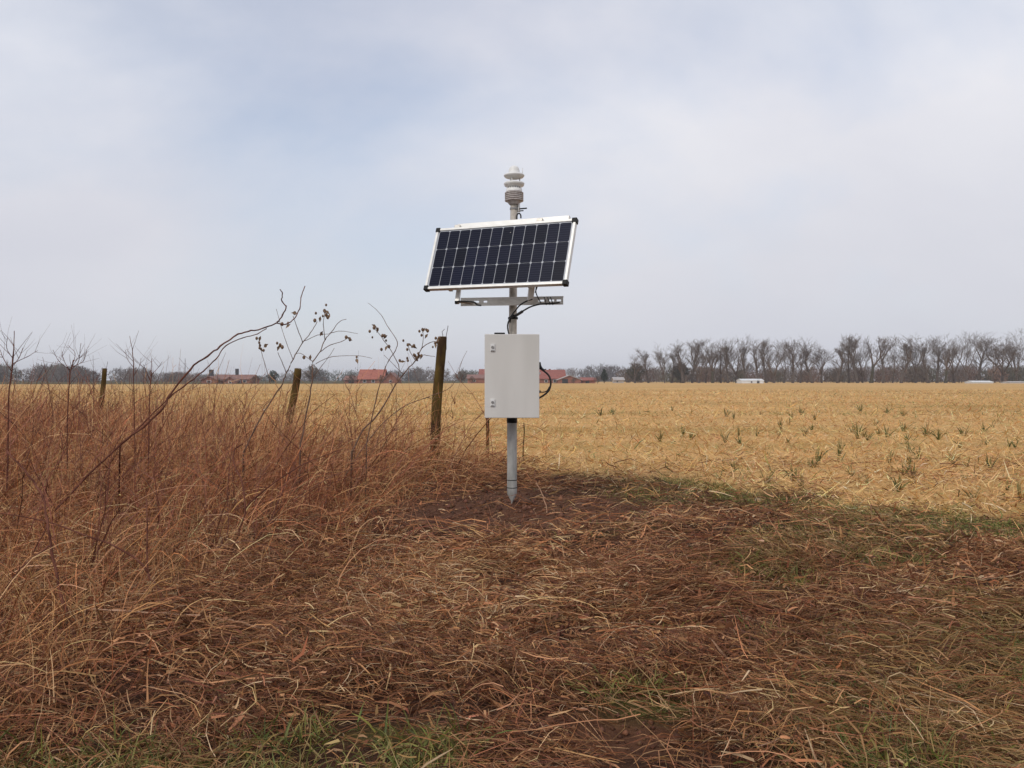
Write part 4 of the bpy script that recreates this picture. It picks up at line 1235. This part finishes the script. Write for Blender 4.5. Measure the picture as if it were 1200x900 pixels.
# solar panel
PW, PH = 1.2329, 0.5566
Mp = Matrix(((0.90627454, 0.15853246, -0.39183403), (-0.42247255, 0.31002996, -0.85170321), (-0.01354232, 0.93741607, 0.34794788)))
pc = Vector((-0.10821305, 6.36, 1.98611877)) - Vector((POLE[0], POLE[1], 0))
sp_ = MB().box((0, 0, -.006), (PW - .02, PH - .02, .008)).build('solar_panel', M['backsheet'], WS)
sp_.matrix_local = Matrix.Translation(pc) @ Mp.to_4x4()
fw, fdp = 0.020, 0.040
fr = MB()
fr.box((0, PH / 2 - fw / 2, -fdp / 2 + .006), (PW - 2 * fw, fw, fdp), bev=.0015)
fr.box((0, -PH / 2 + fw / 2, -fdp / 2 + .006), (PW - 2 * fw, fw, fdp), bev=.0015)
for sx in (-1, 1):
    fr.box((sx * (PW / 2 - fw / 2), 0, -fdp / 2 + .006), (fw, PH, fdp), bev=.0015)
fr.build('frame', M['alu_white'], sp_)
cx0, cy0 = PW - 2 * fw - .022, PH - 2 * fw - .016
pw, ph = cx0 / 12, cy0 / 3
gapx, gapy = .0046, .0028
w2, h2_ = (pw - gapx) / 2, (ph - gapy) / 2
ch = .0085
cell = MB()
ov = [(-w2 + ch, -h2_), (w2 - ch, -h2_), (w2, -h2_ + ch), (w2, h2_ - ch), (w2 - ch, h2_), (-w2 + ch, h2_), (-w2, h2_ - ch), (-w2, -h2_ + ch)]
cell.add([(a_, b_, 0) for a_, b_ in ov] + [(a_, b_, .0012) for a_, b_ in ov], [tuple(range(8, 16))] + [(i, (i + 1) % 8, 8 + (i + 1) % 8, 8 + i) for i in range(8)])
cm = cell.mesh('cell')
for r_ in range(3):
    for c_ in range(12):
        obj('cell', cm, M['cell'], sp_, (-cx0 / 2 + pw * (c_ + .5), -cy0 / 2 + ph * (r_ + .5), -.0018))
cap = MB()
cap.box((0, 0, 0), (.040, .040, fdp + .008), bev=.004)
cpm = cap.mesh('corner_cap')
for sx in (-1, 1):
    for sy in (-1, 1):
        obj('corner_cap', cpm, M['black'], sp_, (sx * (PW / 2 - .013), sy * (PH / 2 - .013), -fdp / 2 + .006))
# rails behind the panel and clips on its top edge
rl = MB().box((0.045, PH / 2 + .012, -fdp - .012), (PW * .80, .090, .035), bev=.002).build('top_rail', M['alu_white'], sp_)
for xx in (-.44, .30):
    MB().box((xx, PH / 2 + .020, -fdp + .018), (.050, .034, .022), bev=.003).build('clip', M['steel'], sp_)
for xx in (-.40, .30):
    MB().box((xx, -.02, -fdp - .008), (.032, PH * .92, .026), bev=.002).build('back_rail', M['alu'], sp_)
MB().box((.02, .12, -fdp - .012), (.12, .10, .03), bev=.003).build('junction_box', M['black'], sp_)
# bracket arm from the mast to the back rails
pt = pc + Mp @ Vector((.115, .20, -.055))
arm = MB()
arm.box((0.01, (pt.y - .03) / 2 - .005, pt.z), (.05, abs(pt.y) + .02, .04), bev=.003)
arm.build('upper_arm', M['alu'], WS)
MB().lathe([(.040, -.03), (.040, .03)], (top_x * .75, 0, pt.z), 24).build('pole_clamp', M['steel'], WS)

# lower cross rail: slotted angle profile clamped to the mast
ra, rb_ = loc(540, 354.0, 6.52), loc(660, 352.0, 6.36)
u = (rb_ - ra).normalized()
ln = (rb_ - ra).length
vv = Vector((0, 0, 1)); vv = (vv - u * vv.dot(u)).normalized()
ww = u.cross(vv)
Mr = Matrix((u, vv, ww)).transposed().to_4x4()
Mr.translation = (ra + rb_) / 2
h_r = .067
rail = MB()
slots = [(-ln / 2 + .130, .045), (-ln / 2 + .205, .03), (ln / 2 - .175, .045), (ln / 2 - .095, .045), (ln / 2 - .035, .035)]
xs = [-ln / 2]
for c_, l_ in slots:
    xs += [c_ - l_ / 2, c_ + l_ / 2]
xs.append(ln / 2)
rail.box((0, h_r / 2 - .013, 0), (ln, .026, .005), Mr)
rail.box((0, -h_r / 2 + .013, 0), (ln, .026, .005), Mr)
for i in range(0, len(xs), 2):
    if xs[i + 1] - xs[i] > .002:
        rail.box(((xs[i] + xs[i + 1]) / 2, 0, 0), (xs[i + 1] - xs[i], h_r - .052 - .0005, .005), Mr)
rail.box((0, h_r / 2 - .003, -.022), (ln, .005, .040), Mr)
rail.build('cross_rail', M['alu'], WS)
sd = .02
MB().box(loc(600.5, 353.5, D0 - .05 - .07), (.085, .012, .062), bev=.002).build('clamp_plate', M['steel'], WS)
for bx_ in (-.030, .030):
    for bz in (-.016, .016):
        q = loc(600.5, 353.5, D0 - .135)
        MB().lathe([(.008, 0), (.008, .008)], (0, 0, 0), 6).build('bolt', M['steel'], WS, (q.x + bx_, q.y + .004, q.z + bz)).rotation_euler = (R(90), 0, 0)
MB().box((0.004, -.075, zz(353.6)), (.05, .075, .045), bev=.003).build('rail_spacer', M['steel'], WS)
# struts from the panel's lower edge to the rail
def strut(top_px, bot_px, dt, db, w, name='strut', m='alu_white'):
    p0, p1 = loc(*top_px, dt), loc(*bot_px, db)
    v = p0 - p1
    L = v.length
    Q_ = v.to_track_quat('Z', 'Y').to_matrix().to_4x4()
    Q_.translation = (p0 + p1) / 2
    return MB().box((0, 0, 0), (w, .022, L), Q_, bev=.002).build(name, M[m], WS)
strut((538.5, 334), (535.5, 356), 6.56, 6.50, .036)
strut((624, 330), (621, 353.5), 6.28, 6.33, .046)
wire([loc(534.5, 354.4, 6.49), loc(545, 354.2, 6.49), loc(553, 355.5, 6.49)], .008, 'pivot_bolt', 'steel')
MB().box(loc(534.6, 354.4, 6.485), (.022, .03, .026), bev=.004).build('pivot_cap', M['black'], WS)
# cables
dc = 6.32
wire([loc(536, 353.2, 6.46), loc(548, 353.4, 6.46), loc(556, 354.4, 6.46), loc(559, 357.2, 6.46), loc(564, 358, 6.46)], .007)
wire([loc(656, 354.5, dc), loc(645, 355.8, dc), loc(634, 356.3, dc), loc(622, 359.5, dc), loc(612, 365, dc + .05), loc(604, 370, dc + .18), loc(599, 372, dc + .2), loc(595.6, 378, dc + .2), loc(595, 385, dc + .2), loc(597, 393.5, dc + .17)], .0065)
wire([loc(624, 350.5, dc), loc(616, 353.5, dc), loc(609, 358, dc + .06), loc(604, 364, dc + .15), loc(599.5, 370, dc + .2), loc(597.6, 378, dc + .21)], .006)
wire([loc(612, 365.2, dc + .05), loc(604, 370.2, dc + .17)], .0115, 'cable_joint')
wire([loc(602, 368.5, dc + .19), loc(598.5, 372.5, dc + .19)], .0125, 'cable_joint')
wire([loc(629, 332, 6.30), loc(628, 342, 6.31), loc(631, 350, 6.32), loc(634, 355, 6.32)], .0045)
wire([loc(627, 343, 6.33), loc(629.5, 336, 6.31), loc(629, 331, 6.30)], .004)
for xx in (639, 643, 646.5):
    wire([loc(xx - 1.5, 348.5, 6.34), loc(xx, 352, 6.32), loc(xx + 1.5, 357.4, 6.33)], .0038, 'cable_tie')
MB().lathe([(.041, -.009), (.041, .009)], (top_x * .45, 0, zz(373)), 20).build('cable_tie', M['black'], WS)

# weather sensor on top of the mast
SX = top_x
def px_r(k):
    return k / F * D0
def zl(*pr):
    return [(px_r(r_), zz(y_)) for r_, y_ in pr]
sen = MB().lathe(zl((9.5, 225.2), (9.4, 222), (8.4, 221.5), (8.4, 219.8), (11.2, 218.2), (12.1, 216.2), (12.1, 215.2), (11.2, 214.4), (7.5, 213.6), (2.0, 213.2)), (SX, 0, 0), 32).build('weather_sensor', M['sensor'], WS)
MB().lathe(zl((5.4, 209.6), (7.6, 209.2), (10.6, 208.3), (12.1, 206.6), (12.1, 205.6), (10.5, 204.6), (6.6, 203.7), (6.4, 200.2), (5.6, 197.6), (4.0, 195.6), (2.0, 194.6), (0.4, 194.3)), (SX, 0, 0), 32).build('dome', M['sensor'], sen)
for k in range(3):
    g = 2.2 + k * 2.094
    MB().tube([(SX + px_r(6.6) * math.cos(g), px_r(6.6) * math.sin(g), zz(214)), (SX + px_r(6.6) * math.cos(g), px_r(6.6) * math.sin(g), zz(209))], .006, 8).build('post', M['sensor'], sen)
MB().lathe(zl((2.2, 214), (2.2, 212.4), (1.0, 211.8)), (SX, 0, 0), 16).build('wind_transducer', M['sensor'], sen)
for k in range(6):
    g = 4.71 + (k - 2.5) * .33
    MB().lathe([(.0065, 0), (.0065, .004)], (0, 0, 0), 8).build('port', M['lockdark'], sen, (SX + px_r(8.4) * math.cos(g), px_r(8.4) * math.sin(g), zz(220.8))).rotation_euler = (R(90), 0, g - 4.71)
for k in range(5):
    y_ = 226.6 + k * 2.15
    MB().lathe(zl((8.4, y_ + 1.1), (10.8, y_ + .9), (11.1, y_ - .2), (9.4, y_ - 1.0)), (SX, 0, 0), 28).build('louvre', M['louvre'], sen)
MB().lathe(zl((7.6, 236.2), (7.6, 225.6)), (SX, 0, 0), 24).build('core', M['lockdark'], sen)
MB().lathe(zl((5.6, 240.2), (7.8, 237.6), (8.4, 236.4)), (SX, 0, 0), 24).build('base', M['louvre'], sen)
MB().lathe(zl((5.1, 245.8), (5.1, 243.8)), (SX, 0, 0), 24).build('clamp', M['lockdark'], sen)
MB().tube([(SX + px_r(5.6), -.01, zz(249)), (SX + px_r(5.6), -.01, zz(238))], .010, 10).build('conduit', M['sensor'], sen)
MB().tube([loc(608.6, 245, D0 - .02), loc(617.5, 244.2, D0 - .02)], .006, 8).build('antenna', M['black'], sen)
MB().tube([loc(609.5, 247.4, D0 - .02), loc(613.5, 247, D0 - .02)], .005, 8).build('antenna', M['black'], sen)
MB().tube(smooth_path([loc(605.5, 258, D0 - .035), loc(606, 252, D0 - .035), loc(608.4, 250.3, D0 - .035), loc(610.2, 252.5, D0 - .035), loc(610.4, 256, D0 - .03)], 6), .006, 8).build('cable', M['rubber'], sen)
MB().tube([(SX + px_r(9.6), .02, zz(204)), (SX + px_r(9.8), .02, zz(196.6))], .003, 6).build('antenna', M['sensor'], sen)
# ------------------------------------------------------------------ slight haze of a damp winter day
m = bpy.data.materials.new('haze_air')
m.use_nodes = True
t = m.node_tree
t.nodes.clear()
pv = N(t, 'ShaderNodeVolumePrincipled')
pv.inputs['Color'].default_value = (0.93, 0.95, 1.0, 1)
pv.inputs['Density'].default_value = 0.0004
t.links.new(pv.outputs[0], N(t, 'ShaderNodeOutputMaterial').inputs['Volume'])
tag(MB().box((0, 450, 11.0), (3020, 2120, 24.6)).build('haze', m), 'thin pale haze over the far fields', 'haze', kind='stuff')
